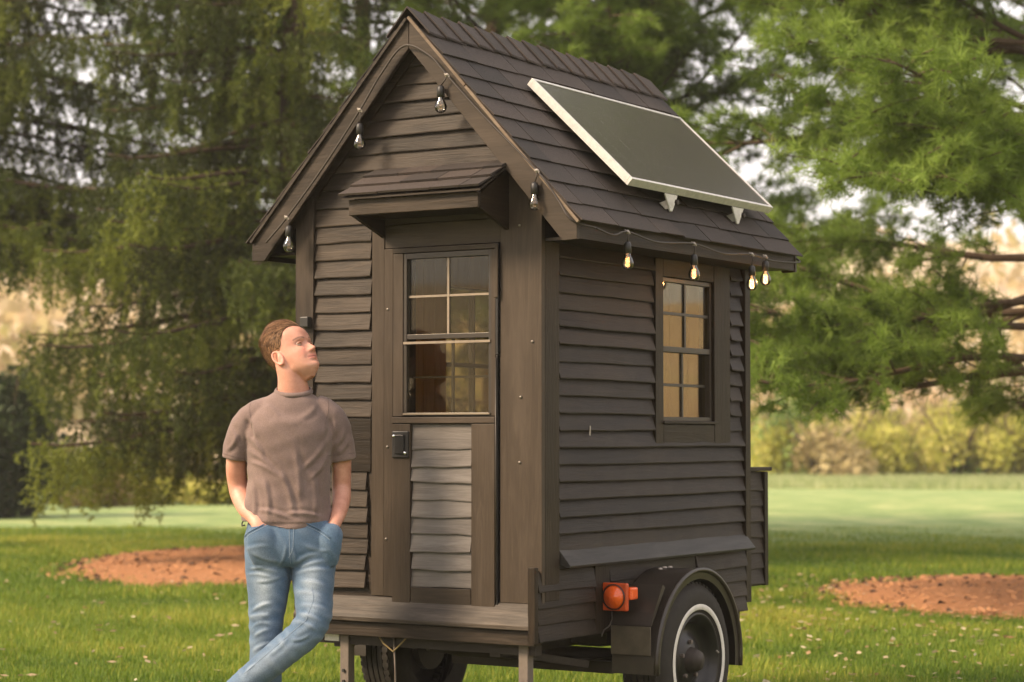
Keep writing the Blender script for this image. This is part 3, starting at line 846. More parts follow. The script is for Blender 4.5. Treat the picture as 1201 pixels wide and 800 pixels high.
# amber marker lamp at the front of the fender
LX0, LX1, LY, LZ0, LZ1 = 0.020, 0.138, 0.462, 0.655, 0.770
lamp = MB().box((LX0, LY, LZ0), (LX1, LY + 0.022, LZ1)).build('marker_lamp', M['amber_dark'], house, bevel=0.006)
lamp['label'] = 'square orange marker lamp with round lens'
MB().lathe([(0.0, 0.047), (-0.007, 0.045), (-0.009, 0.036), (-0.012, 0.035), (-0.013, 0.024), (-0.016, 0.022), (-0.017, 0)], ((LX0 + LX1) / 2, LY - 0.0002, (LZ0 + LZ1) / 2), 'y', 28).build('lens', M['amber'], lamp, True)
MB().lathe([(0.0, 0.050), (-0.006, 0.054), (-0.008, 0.050)], ((LX0 + LX1) / 2, LY - 0.0005, (LZ0 + LZ1) / 2), 'y', 28).build('lens_ring', M['blackpl'], lamp, True)
MB().box((0.100, LY + 0.024, 0.700), (0.150, LY + 0.08, 0.752)).build('side_lens', M['amber'], lamp, bevel=0.008)
MB().box((0.018, LY + 0.0225, 0.675), (0.099, LY + 0.06, 0.75)).build('lamp_bracket', M['black'], lamp)
MB().tube([(0.05, LY + 0.03, 0.655), (0.052, LY + 0.03, 0.62), (0.045, LY + 0.02, 0.59), (0.03, LY, 0.575), (0.03, LY - 0.02, 0.55)], 0.0035, 6).build('lamp_wire', M['cable'], lamp, True)

# ================================================================ SOLAR PANEL on the roof
sp = empty('solar_panel', (0.187, 0.432, 2.433 - G))
tag(sp, 'black solar panel in a silver frame, bolted to the shingled roof slope', 'solar panel')
top = Vector((-0.299, 0, 2.893)) - Vector((0.187, 0, 2.433)); wv = top; wl = wv.length; wd = wv.normalized()
nv = Vector((-wd.z, 0, wd.x)); nv = nv if nv.z > 0 else -nv
LP = 1.345; Y = Vector((0, 1, 0))
def spbox(a0, a1, b0, b1, h0, h1, name, mat, bevel=0.001):
    P = [wd * a + Y * b + nv * h0 for a, b in ((a0, b0), (a1, b0), (a1, b1), (a0, b1))]
    return MB().prism(P, nv * (h1 - h0)).build(name, mat, sp, bevel=bevel)
spbox(0, 0.014, 0, LP, -0.036, 0.0, 'frame_rail', M['silver']); spbox(wl - 0.014, wl, 0, LP, -0.036, 0.0, 'frame_rail', M['silver'])
spbox(0.0145, wl - 0.0145, 0, 0.014, -0.036, 0.0, 'frame_rail', M['silver']); spbox(0.0145, wl - 0.0145, LP - 0.014, LP, -0.036, 0.0, 'frame_rail', M['silver'])
cell = MB().prism([wd * a + Y * b + nv * -0.010 for a, b in ((0.0145, 0.0145), (wl - 0.0145, 0.0145), (wl - 0.0145, LP - 0.0145), (0.0145, LP - 0.0145))], nv * 0.007).build('cell_sheet', M['cells'], sp)
uv = cell.data.uv_layers.new(name='UVMap')
for l_ in cell.data.loops:
    c = cell.data.vertices[l_.vertex_index].co
    uv.data[l_.index].uv = (c.dot(Y) / LP, c.dot(wd) / wl)
for yb in (0.33, 0.97):
    o = Vector((0, yb, 0))
    a = o + wd * 0.055 + nv * -0.037; b = o + wd * -0.01 + nv * -0.060
    # tilted silver foot plate between panel and shingles
    q0 = o + wd * 0.10 + nv * -0.037; q1 = q0 + Y * 0.10
    f0 = o + Vector((-0.035, 0.045, -0.100))
    br = MB().prism([o + wd * 0.0 + nv * -0.037, o + wd * 0.0 + nv * -0.037 + Y * 0.115, o + Vector((-0.03, 0.075, -0.098)), o + Vector((-0.03, 0.055, -0.098))], Vector((-0.006, 0, -0.003))).build('mounting_bracket', M['silver'], sp, bevel=0.001)
    MB().beam(o + Vector((-0.05, 0.055, -0.09)), o + Vector((-0.06, 0.055, -0.055)), 0.05, 0.01, (0, 1, 0)).build('bracket_foot', M['silver'], sp)
    MB().lathe([(0.0, 0.014), (0.010, 0.012), (0.012, 0.0)], o + Vector((-0.006, 0.062, -0.063)), 'x', 6).build('bolt', M['frame_metal'], sp)
for yb in (0.33, 0.97):
    o = Vector((0, yb, 0)) + wd * (wl - 0.1)
    MB().beam(o + nv * -0.037, o + nv * -0.075, 0.04, 0.04, (0, 1, 0)).build('mounting_bracket', M['silver'], sp)

# ================================================================ STRING LIGHTS
sl = empty('string_lights', (0.25, -0.12, 2.2 - G))
tag(sl, 'string of clear bulbs hooked along the gable edge and eave of the house', 'string lights')
so = Vector((0.25, -0.12, 2.2))
def L_(p): return Vector(p) - so
def catmull(pts, n=8):
    P = [Vector(p) for p in pts]; P = [P[0] * 2 - P[1]] + P + [P[-1] * 2 - P[-2]]; out = []
    for i in range(1, len(P) - 2):
        for k in range(n):
            t = k / n
            out.append(0.5 * ((2 * P[i]) + (P[i+1] - P[i-1]) * t + (2*P[i-1] - 5*P[i] + 4*P[i+1] - P[i+2]) * t*t + (3*P[i] - P[i-1] - 3*P[i+1] + P[i+2]) * t**3))
    out.append(P[-2]); return out
yh = -0.105
hooks = [(-1.19, yh, 2.30), (-0.808, yh, 2.728), (-0.372, yh, 2.835), (0.055, yh, 2.418)]
cable = [(-1.30, yh, 2.20), hooks[0], (-1.0, yh, 2.50), hooks[1], (-0.70, yh, 2.87), (-0.585, yh, 2.975), (-0.46, yh, 2.925), hooks[2], (-0.20, yh, 2.66), hooks[3], (0.15, yh, 2.30), (0.215, yh - .003, 2.215), (0.262, 0.0, 2.19)]
MB().tube([L_(p) for p in catmull(cable)], 0.0042, 6).build('cable', M['cable'], sl, True)
sh = [(0.262, 0.254, 2.195), (0.262, 0.832, 2.190), (0.262, 1.39, 2.185), (0.262, 1.90, 2.185)]
c2 = [(0.262, 0.0, 2.19), (0.268, 0.13, 2.172), sh[0], (0.265, 0.5, 2.172), sh[1], (0.265, 1.1, 2.168), sh[2], (0.265, 1.6, 2.17), sh[3], (0.15, 1.975, 2.24)]
MB().tube([L_(p) for p in catmull(c2)], 0.0042, 6).build('cable', M['cable'], sl, True)
def bulb(p, drop, lit, power=0.0, tilt=(0, 0)):
    p = Vector(p); q = p + Vector((tilt[0], tilt[1], -drop))
    MB().lathe([(-0.008, 0.004), (0.0, 0.011), (0.008, 0.004)], L_(p), 'z', 8).tube([L_(p) + Vector((-0.012, 0, 0.008)), L_(p) + Vector((0.012, 0, -0.008))], 0.004, 6).build('clip', M['clip'], sl)
    MB().tube([L_(p), L_(p.lerp(q, 0.5)) + Vector((0.004, 0, 0)), L_(q)], 0.003, 6).build('bulb_cord', M['cable'], sl, True)
    s = MB().lathe([(0.0, 0.0), (0.0, 0.010), (-0.010, 0.015), (-0.045, 0.0165), (-0.048, 0.012)], L_(q), 'z', 16).build('bulb_socket', M['blackpl'], sl, True)
    MB().lathe([(-0.046, 0.011), (-0.058, 0.014), (-0.072, 0.022), (-0.086, 0.0255), (-0.100, 0.0225), (-0.110, 0.013), (-0.113, 0.0)], L_(q), 'z', 20).build('bulb_glass', M['bulb'], s, True)
    fil = MB()
    c = L_(q) + Vector((0, 0, -0.08)); pts = []
    for i in range(13):
        a = i * 2.6; pts.append(c + Vector((math.cos(a) * 0.008, math.sin(a) * 0.008, 0.015 - 0.0026 * i)))
    MB().tube(pts, 0.0016 if lit else 0.001, 5).build('filament', M['filament'] if lit else M['filament_off'], s)
    MB().tube([L_(q) + Vector((0, 0, -0.045)), c + Vector((0, 0, 0.016))], 0.0035, 6).build('filament_stem', M['clip'], s)
    if power:
        ld = bpy.data.lights.new('bulb_light', 'POINT'); ld.energy = power; ld.color = (1, 0.5, 0.18); ld.shadow_soft_size = 0.012
        lo = bpy.data.objects.new('bulb_light', ld); col.objects.link(lo); lo.parent = s; lo.location = c
bulb(hooks[0], 0.035, False, tilt=(0.012, 0)); bulb(hooks[1], 0.055, False); bulb(hooks[2], 0.04, False, tilt=(-0.03, 0)); bulb(hooks[3], 0.045, False, tilt=(-0.01, 0))
bulb(sh[0], 0.04, True, 0.05); bulb(sh[1], 0.045, True, 0.12); bulb(sh[2], 0.05, True, 0.3); bulb((0.262, 1.53, 2.185), 0.02, True, 0.3)


# ================================================================ GROUND, FIELD, HILLS
def at(px, depth, z=0.0):
    """a spot in the place, given by its bearing and its distance from where the photographer stood"""
    p = CAM + FH * depth + RH * ((px - 600.5) / FPX * depth)
    return Vector((p.x, p.y, z))
CX, CY = CAM.x, CAM.y

def grass_ground():
    m, nt, b, o = new_mat('lawn_far_light_painted')
    tc = N(nt, 'ShaderNodeTexCoord')
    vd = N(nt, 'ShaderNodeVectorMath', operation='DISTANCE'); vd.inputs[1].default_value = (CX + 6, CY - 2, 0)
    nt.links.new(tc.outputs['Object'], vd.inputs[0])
    mp = coords(nt, rand=False)
    big = noise(nt, mp, 0.35, 4, 0.6); mid = noise(nt, mp, 1.1, 6, 0.7); fine = noise(nt, mp, 26, 4, 0.75)
    lawn = ramp(nt, [(0.30, (0.085, 0.12, 0.020)), (0.48, (0.14, 0.17, 0.027)), (0.60, (0.23, 0.21, 0.04)), (0.75, (0.36, 0.28, 0.08))], mid.outputs[0])
    lawn2 = mixc(nt, lawn.outputs[0], (0.11, 0.15, 0.025), big.outputs[0])
    fr_ = ramp(nt, [(0.3, (0.55, 0.55, 0.5)), (0.7, (1.3, 1.3, 1.2))], fine.outputs[0])
    lw2 = mixc(nt, lawn2.outputs[2], fr_.outputs[0], 0.8, 'MULTIPLY')
    far_lit = ramp(nt, [(0.32, (0.15, 0.23, 0.07)), (0.5, (0.25, 0.33, 0.12)), (0.66, (0.42, 0.44, 0.19))], mid.outputs[0])
    # beyond an uneven edge, brighter light and haze are painted into the grass
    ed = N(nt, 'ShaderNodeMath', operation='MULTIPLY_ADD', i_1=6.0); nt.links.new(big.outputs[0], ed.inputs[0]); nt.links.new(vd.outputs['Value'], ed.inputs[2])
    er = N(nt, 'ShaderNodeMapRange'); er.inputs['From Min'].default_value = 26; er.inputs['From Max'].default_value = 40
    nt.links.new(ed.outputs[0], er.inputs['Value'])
    mx = mixc(nt, lw2.outputs[2], far_lit.outputs[0], er.outputs[0])
    nt.links.new(mx.outputs[2], b.inputs['Base Color'])
    b.inputs['Roughness'].default_value = 0.85; b.inputs['Specular IOR Level'].default_value = 0.15
    bump(nt, fine.outputs[0], 0.8, 0.04, b)
    return m
nx = 60
gv = []; gf = []
rad = [0, 3, 6, 9, 12, 16, 20, 25, 30, 38, 46, 55, 65, 80, 110, 160, 260, 420, 700]
for i, r_ in enumerate(rad):
    for j in range(72):
        a = 2 * math.pi * j / 72
        x, y = CX + r_ * math.cos(a), CY + r_ * math.sin(a)
        z = 0 if r_ < 22 else 0.12 * math.sin(x * 0.13) * math.cos(y * 0.11) * min(1, (r_ - 22) / 12) - 0.0
        gv.append((x, y, z if r_ > 22 else 0))
for i in range(len(rad) - 1):
    for j in range(72):
        j2 = (j + 1) % 72; gf.append((i * 72 + j, i * 72 + j2, (i + 1) * 72 + j2, (i + 1) * 72 + j))
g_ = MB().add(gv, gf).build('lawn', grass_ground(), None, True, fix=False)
tag(g_, kind='structure')

# far hillside of autumn tones, all round
hm, nt, b, o = new_mat('autumn_hillside')
mp = coords(nt, rand=False)
n1 = noise(nt, mp, 0.10, 3, 0.6); n2 = noise(nt, mp, 0.9, 4, 0.7)
r1 = ramp(nt, [(0.3, (0.36, 0.26, 0.14)), (0.45, (0.48, 0.36, 0.19)), (0.56, (0.56, 0.43, 0.27)), (0.72, (0.42, 0.42, 0.15))], n1.outputs[0])
r2 = mixc(nt, r1.outputs[0], (0.52, 0.42, 0.29), n2.outputs[0])
nt.links.new(r2.outputs[2], b.inputs['Base Color']); b.inputs['Roughness'].default_value = 0.9
hv = []; hf = []
hr = [84, 92, 104, 118, 134, 152, 172, 195, 225, 270]
NH = 180
for i, r_ in enumerate(hr):
    for j in range(NH):
        a = 2 * math.pi * j / NH
        s = (i / (len(hr) - 1)); s = s * s * (3 - 2 * s)
        h = -0.4 + s * (17 + 3.5 * math.sin(a * 3 + 1) + 2 * math.sin(a * 7 + .5) + 1.0 * math.sin(a * 17)) + (0.5 * math.sin(a * 31 + i * 2) if 0 < i else 0)
        rr = r_ * (1 + 0.03 * math.sin(a * 9 + i))
        hv.append((CX + rr * math.cos(a), CY + rr * math.sin(a), h))
for i in range(len(hr) - 1):
    for j in range(NH):
        j2 = (j + 1) % NH; hf.append((i * NH + j, i * NH + j2, (i + 1) * NH + j2, (i + 1) * NH + j))
hl = MB().add(hv, hf).build('hillside', hm, None, True, fix=False)
tag(hl, kind='structure')

def norm_(a): return a / np.maximum(np.linalg.norm(a, axis=-1, keepdims=True), 1e-9)

def leaf_cards(P, size, jit=1.0, up=0.0):
    """one bent leaf-sized quad at each point"""
    n = len(P)
    a = norm_(rng.normal(size=(n, 3))); b = norm_(np.cross(a, rng.normal(size=(n, 3))))
    s = size * rng.uniform(0.6, 1.3, (n, 1))
    q = [P - a * s * 0.5, P + b * s * 0.32, P + a * s * 0.6, P - b * s * 0.32]
    V = np.stack(q, 1).reshape(-1, 3); F = np.arange(n * 4).reshape(n, 4)
    return V, F

# far wood on the hill (reads as one mass)
def far_wood():
    Vs = []; T = []; 
    for k in range(330):
        a = rng.uniform(YAW + math.pi/2 - 0.55, YAW + math.pi/2 + 0.55); r_ = rng.uniform(88, 190)
        i = (r_ - 84) / 186; s = np.clip(i, 0, 1) * 1.15; s = min(1, s); s = s * s * (3 - 2 * s)
        base = np.array([CX + r_ * math.cos(a), CY + r_ * math.sin(a), s * 17 - 1])
        h = rng.uniform(3, 9.5); w = h * rng.uniform(.3, .5)
        nlf = 130
        q = norm_(rng.normal(size=(nlf, 3))) * rng.uniform(.3, 1, (nlf, 1)) ** .5
        P = base + q * np.array([w, w, h * .5]) + np.array([0, 0, h * .6])
        Vs.append(P); T.append(np.full(nlf, rng.uniform(0, 1)) + rng.uniform(-.12, .12, nlf))
    P = np.concatenate(Vs); t = np.concatenate(T)
    V, F = leaf_cards(P, 0.95)
    return fast_mesh('distant_wood', V, F, leaf_mat('autumn_leaves', (0.34, 0.34, 0.10), (0.48, 0.38, 0.18), (0.58, 0.44, 0.28), 0.4, 0.3), None, np.repeat(t, 4))
tag(far_wood(), kind='stuff')

# ---------------------------------------------------------------- shrubs
SH = {'yellow': leaf_mat('yellow_green_leaves', (0.26, 0.26, 0.04), (0.42, 0.42, 0.07), (0.62, 0.54, 0.17), 0.4, 1.5),
      'green': leaf_mat('mid_green_leaves', (0.08, 0.14, 0.03), (0.18, 0.28, 0.06), (0.34, 0.42, 0.12), 0.35, 1.5),
      'tan': leaf_mat('dry_tan_stems', (0.26, 0.20, 0.08), (0.42, 0.33, 0.15), (0.58, 0.47, 0.24), 0.3, 1.5),
      'dark': leaf_mat('dark_evergreen_leaves', (0.012, 0.020, 0.006), (0.028, 0.045, 0.012), (0.07, 0.10, 0.022), 0.15, 2.0)}
bark = wood_mat('tree_bark', 'z', (0.035, 0.022, 0.014), (0.075, 0.048, 0.03), (0.13, 0.09, 0.06), 0.85, 0.15, 2.0)
def shrub(px, depth, w, h, kind, label, group, leaf=0.12, n=2600, name='shrub'):
    p = at(px, depth); o = empty(name, p)
    q = norm_(rng.normal(size=(n, 3))) * rng.uniform(0, 1, (n, 1)) ** 0.4
    lob = rng.normal(size=(9, 3)); lob = norm_(lob) * rng.uniform(0.25, .8, (9, 1)); lob[:, 2] = abs(lob[:, 2]) * 1.0
    c = rng.integers(0, 9, n); rr = rng.uniform(.28, .55, 9)
    P = (lob[c] + q * rr[c][:, None]) * np.array([w / 2, w / 2, h * 0.62])
    P[:, 2] += h * 0.16; P[:, 2] = np.abs(P[:, 2]) + .02
    tone = np.clip(rng.uniform(0, 1, 9)[c] + rng.normal(0, .15, n), 0, 1)
    V, F = leaf_cards(P, leaf)
    fast_mesh('foliage', V, F, SH[kind], o, np.repeat(tone, 4))
    st = MB()
    for k in range(5):
        a = rng.uniform(0, 6.3); e = Vector((math.cos(a) * w * .3, math.sin(a) * w * .3, h * .75))
        st.tube([(0.02 * math.cos(a), 0.02 * math.sin(a), -0.05), e * 0.5 + Vector((0, 0, h * .1)), e], [0.05, 0.03, 0.012], 5)
    st.build('stem', bark, o, True)
    return tag(o, label, 'shrub', group)
RIGHT_LABELS = {'yellow': ('yellow shrubs beyond the right field', 'yellow green shrub in the row along the far edge of the right field'),
                'tan': ('dry tan shrubs beyond the right field', 'dry tan shrub among the yellow ones beyond the right field'),
                'green': ('green shrubs beyond the right field', 'mid green shrub among the yellow ones beyond the right field')}
for i in range(44):
    px = 862 + i * 10.5 + rng.uniform(-6, 6); dp = rng.uniform(60, 73)
    kind = ['yellow', 'yellow', 'yellow', 'yellow', 'tan', 'yellow', 'green', 'yellow', 'yellow', 'tan'][i % 10]
    shrub(px, dp, rng.uniform(2.2, 3.6), rng.uniform(1.9, 3.6), kind, RIGHT_LABELS[kind][1], RIGHT_LABELS[kind][0], 0.17, 1700)
for i in range(14):
    px = 70 + i * 24 + rng.uniform(-8, 8); dp = rng.uniform(38, 44)
    kind = ['green', 'yellow', 'tan', 'green', 'yellow', 'green', 'tan'][i % 7]
    shrub(px, dp, rng.uniform(1.2, 2.1), rng.uniform(0.7, 2.0), kind, {'yellow': 'yellow green shrub in the row at the back of the left lawn', 'tan': 'dry tan shrub in the row at the back of the left lawn', 'green': 'mid green shrub in the row at the back of the left lawn'}[kind],
          {'yellow': 'yellow shrubs behind the left lawn', 'tan': 'dry tan shrubs behind the left lawn', 'green': 'green shrubs behind the left lawn'}[kind], 0.11, 1500)
shrub(8, 33.5, 2.3, 3.2, 'dark', 'tall dark evergreen bush at the left edge of the lawn', None, 0.10, 22000, 'evergreen_bush')
shrub(-55, 37, 2.4, 3.6, 'dark', 'second dark evergreen bush, cut by the left edge of the photo', None, 0.07, 14000, 'evergreen_bush')

# ---------------------------------------------------------------- conifers
needle_pine = leaf_mat('white_pine_needles', (0.050, 0.078, 0.012), (0.165, 0.245, 0.036), (0.40, 0.52, 0.11), 0.5, .9)
needle_spruce = leaf_mat('spruce_needles', (0.028, 0.029, 0.006), (0.072, 0.096, 0.015), (0.22, 0.25, 0.036), 0.4, .6)
needle_green = leaf_mat('spruce_tip_needles', (0.045, 0.065, 0.014), (0.11, 0.160, 0.030), (0.26, 0.30, 0.06), 0.4, 1.0)

def needles(P, Dv, K, length, width, spread, tone):
    n = len(P)
    P = np.repeat(P, K, 0); Dv = np.repeat(Dv, K, 0)
    d = norm_(Dv * (1 - spread) + norm_(rng.normal(size=P.shape)) * spread)
    L = length * rng.uniform(.65, 1.15, (len(P), 1))
    s = norm_(np.cross(d, rng.normal(size=P.shape))) * width * .5
    P = P + rng.normal(size=P.shape) * length * .12
    V = np.stack([P - s, P + s, P + d * L], 1).reshape(-1, 3)
    return V, np.arange(len(P) * 3).reshape(-1, 3), np.repeat(np.clip(np.repeat(tone, K) + rng.normal(0, .08, len(P)), 0, 1), 3)

def pine(name, px, depth, h, seed, label, z0=0.9, gap=(9, 9), dens=1.0, nl=46, reach=3.0, pref=None, tone0=0.5):
    rs = random.Random(seed); p = at(px, depth); o = empty(name, p)
    tag(o, label, 'pine tree')
    tp = [Vector((0, 0, -0.1)), Vector((0.02, 0.03, h * .3)), Vector((-.05, .04, h * .6)), Vector((0, 0, h))]
    MB().tube(catmull(tp, 6), list(np.linspace(0.20, 0.03, 19)), 14).build('trunk', bark, o, True)
    Ps = []; Ds = []; Ts = []
    for k in range(nl):
        s = (k + .5) / nl
        z = z0 + (h - z0) * s ** 1.15
        a = k * 2.399 + rs.uniform(-.3, .3)
        if gap[0] < z < gap[1]: continue
        if pref is not None and k % 2 == 0: a = pref + rs.uniform(-0.75, .75)
        L = reach * (1 - 0.75 * ((z - z0) / (h - z0)) ** 1.6) * rs.uniform(.75, 1.12)
        d = Vector((math.cos(a), math.sin(a), 0)); sag = rs.uniform(.05, .26) * (1 if z < 3.5 else .2) - (0.25 if z > 4 else 0)
        pts = [Vector((0, 0, z)) + d * L * t + Vector((-d.y, d.x, 0)) * math.sin(t * 3 + k) * .12 + Vector((0, 0, L * (-sag * t + 0.16 * t * t + .05 * math.sin(t * 5 + k)))) for t in np.linspace(0, 1, 9)]
        MB().tube(pts, [0.030 * (1 - .8 * i / 8) * (L / reach + .3) for i in range(9)], 6).build('limb', bark, o, True)
        base_t = rs.uniform(0, 1) * .5 + tone0 * .5
        tw = MB()
        nb = int(15 * L / 3 * dens) + 3
        for b in range(nb):
            t = .22 + .78 * (b + rs.random()) / nb
            i = min(7, int(t * 8)); q = pts[i].lerp(pts[i + 1], t * 8 - i)
            sg = 1 if b % 2 else -1
            ang = a + sg * rs.uniform(.5, 1.1)
            l2 = rs.uniform(.35, .85) * (1.15 - .55 * t) * L / 3 + .12
            e = q + Vector((math.cos(ang) * l2, math.sin(ang) * l2, l2 * rs.uniform(-.35, .4)))
            tw.tube([q, q.lerp(e, .5) + Vector((0, 0, .03)), e], [.010, .007, .004], 4, False)
            nt_ = int(l2 / .05) + 2
            for c in range(nt_):
                u = .25 + .75 * (c + rs.random()) / nt_
                pp = q.lerp(e, u) + Vector((rs.gauss(0, .05), rs.gauss(0, .05), rs.gauss(0, .045)))
                dv = (e - q).normalized() + Vector((rs.gauss(0, .35), rs.gauss(0, .35), rs.uniform(-.1, .6)))
                Ps.append(tuple(pp)); Ds.append(tuple(dv.normalized())); Ts.append(base_t * .6 + .4 * u + rs.uniform(-.1, .1) - .15)
        tw.build('twig', bark, o)
    V, F, T = needles(np.array(Ps), np.array(Ds), 24, .130, .0085, .58, np.array(Ts))
    fast_mesh('crown', V, F, needle_pine, o, T)
    return o

def spruce(name, px, depth, h, seed, label, z0=.8, nl=54, reach=2.9, pref=None, mat=None, hang=1.0, dens=1.0, zfloor=.42):
    rs = random.Random(seed); p = at(px, depth); o = empty(name, p)
    tag(o, label, 'spruce tree')
    MB().tube([(0, 0, -.1), (.03, 0, h * .4), (0, 0, h)], [.24, .15, .03], 14).build('trunk', bark, o, True)
    Ps = []; Ds = []; Ts = []
    for k in range(nl):
        s = (k + .5) / nl; z = z0 + 0.6 + (h - z0 - .6) * s ** 1.2
        a = k * 2.399 + rs.uniform(-.3, .3)
        if pref is not None and k % 5 < 3: a = pref[k % len(pref)] + rs.uniform(-.7, .7)
        L = reach * (1 - .8 * ((z - z0) / (h - z0)) ** 1.4) * rs.uniform(.7, 1.1)
        d = Vector((math.cos(a), math.sin(a), 0))
        pts = [Vector((0, 0, z)) + d * L * t + Vector((0, 0, L * (.12 * t - .42 * t * t + .22 * t ** 4 * 1.0))) for t in np.linspace(0, 1, 9)]
        MB().tube(pts, [.035 * (1 - .8 * i / 8) * (L / reach + .3) for i in range(9)], 6).build('limb', bark, o, True)
        bt = rs.choice((-.1, .15, .4, .7, 1.0)); cord = MB()
        nb = int(L / .046 * dens)
        for b in range(nb):
            t = .15 + .85 * (b + rs.random()) / nb
            i = min(7, int(t * 8)); q = pts[i].lerp(pts[i + 1], t * 8 - i)
            lat = rs.uniform(-.42, .42) * (1.1 - .6 * t)
            q = q + Vector((-d.y, d.x, 0)) * lat + d * abs(lat) * .5 + Vector((0, 0, -.15 * abs(lat)))
            ln = (rs.uniform(.12, .75) if rs.random() < .75 else rs.uniform(.5, 1.0)) * hang * (1 - .3 * t) * (0.6 + .4 * L / reach)
            if q.z < zfloor + .05: continue
            if q.z - ln < zfloor: ln = max(.05, q.z - rs.uniform(zfloor, zfloor + .38))
            e = q + Vector((rs.gauss(0, .06), rs.gauss(0, .06), -ln)) + d * ln * .12
            m_ = int(ln / .024) + 1
            for c in range(m_):
                u = (c + rs.random()) / m_
                pp = q.lerp(e, u)
                fat = .035 * (1 - .5 * u)
                Ps.append((pp.x + rs.gauss(0, fat), pp.y + rs.gauss(0, fat), pp.z)); Ds.append((d.x * .3, d.y * .3, -1)); Ts.append(bt * .6 + .25 * u + rs.uniform(0, .25))
        for c in range(int(L / .03)):
            t = rs.random(); i = min(7, int(t * 8)); q = pts[i].lerp(pts[i + 1], t * 8 - i)
            Ps.append((q.x + rs.gauss(0, .06), q.y + rs.gauss(0, .06), q.z + rs.gauss(0, .02))); Ds.append((d.x, d.y, -.1)); Ts.append(bt)
    V, F, T = needles(np.array(Ps), np.array(Ds), 5, .060, .016, .55, np.array(Ts))
    fast_mesh('crown', V, F, mat or needle_spruce, o, T)
    return o

toward = math.atan2(-FH.y, -FH.x); left_ = math.atan2(-RH.y, -RH.x); right_ = math.atan2(RH.y, RH.x)
spruce('spruce_tree', 340, 21.5, 9.5, 3, 'drooping dark spruce behind the leaning man, its branches hanging low', reach=2.65, pref=(left_ + .2, toward, left_ + .6), nl=86, hang=1.15, z0=.7, dens=1.05)
spruce('spruce_tree', -75, 25, 10, 5, 'olive spruce with hanging branches reaching in from the left edge', reach=3.9, pref=(right_, toward), nl=84, z0=2.9, hang=.9, dens=1.0, zfloor=2.75)
spruce('spruce_tree', 480, 29, 12, 8, 'far spruce behind the gable and the drooping dark one', reach=4.2, pref=(left_, left_ + .4), nl=44, z0=2.4, dens=.6, mat=needle_green)
pine('pine_tree', 1262, 16.6, 8.5, 21, 'soft green pine reaching in from the right edge beside the house', reach=3.3, pref=left_ + .25, nl=84, z0=1.8, dens=1.3, tone0=.8, gap=(2.45, 2.85))
pine('pine_tree', 742, 24, 10, 22, 'tall pine directly behind the roof and solar panel', reach=3.4, pref=toward, nl=78, z0=2.4, tone0=.6, dens=1.2)
pine('pine_tree', 580, 25, 11, 23, 'pine behind the gable peak of the house', reach=3.2, pref=toward + .3, nl=60, z0=3.2, tone0=.6, dens=1.1)
pine('pine_tree', 1340, 24, 12, 24, 'pine beyond the right edge, its far branches behind the soft green one', reach=3.9, pref=left_, nl=40, z0=4.0, tone0=.3)
pine('pine_tree', 425, 27, 12, 26, 'pine behind the drooping spruce, left of the gable', reach=3.4, pref=left_ + .5, nl=44, z0=3.6, tone0=.7)

# ---------------------------------------------------------------- mulch rings
def mulch_mat():
    m, nt, b, o = new_mat('orange_brown_mulch')
    mp = coords(nt, rand=False)
    n1 = noise(nt, mp, 22, 5, 0.75); n2 = noise(nt, mp, 2.5, 4, 0.6)
    r = ramp(nt, [(0.3, (0.16, 0.07, 0.033)), (0.5, (0.48, 0.22, 0.10)), (0.7, (0.70, 0.37, 0.19))], n1.outputs[0])
    mx = mixc(nt, r.outputs[0], (0.52, 0.24, 0.11), n2.outputs[0])
    nt.links.new(mx.outputs[2], b.inputs['Base Color']); b.inputs['Roughness'].default_value = 0.95; b.inputs['Specular IOR Level'].default_value = .1
    bump(nt, n1.outputs[0], 1.0, 0.05, b)
    return m
MU = mulch_mat(); chip_m = plain_mat('dark_soil_clod', (0.07, 0.035, 0.02), 0.95, var=.4)
MULCH = []
def mulch(px, depth, a_, b_, seed):
    rs = random.Random(seed); c = at(px, depth)
    V = [(c.x, c.y, .085)]; F = []; rings = 7; m = 64
    for i in range(1, rings + 1):
        t = i / rings
        for j in range(m):
            th = 2 * math.pi * j / m
            k = 1 + .06 * math.sin(th * 3 + seed) + .04 * math.sin(th * 7 + 2) + .02 * math.sin(th * 15)
            v = RH * math.cos(th) * a_ * k * t + FH * math.sin(th) * b_ * k * t
            V.append((c.x + v.x, c.y + v.y, .085 * (1 - t ** 2.5) + rs.uniform(-.012, .012) - (.03 if i == rings else 0)))
    for j in range(m): F.append((0, 1 + j, 1 + (j + 1) % m))
    for i in range(rings - 1):
        for j in range(m): F.append((1 + i*m + j, 1 + (i+1)*m + j, 1 + (i+1)*m + (j+1) % m, 1 + i*m + (j+1) % m))
    o = MB().add(V, F).build('mulch_bed', MU, None, True, fix=False); tag(o, kind='structure')
    MULCH.append((c, a_, b_))
mulch(292, 21.6, 1.86, 3.3, 1)
mulch(1225, 17.3, 1.86, 2.45, 4)
def in_mulch(x, y):
    for c, a_, b_ in MULCH:
        dx, dy = x - c.x, y - c.y
        u = (dx * RH.x + dy * RH.y) / a_; v = (dx * FH.x + dy * FH.y) / b_
        yield u * u + v * v
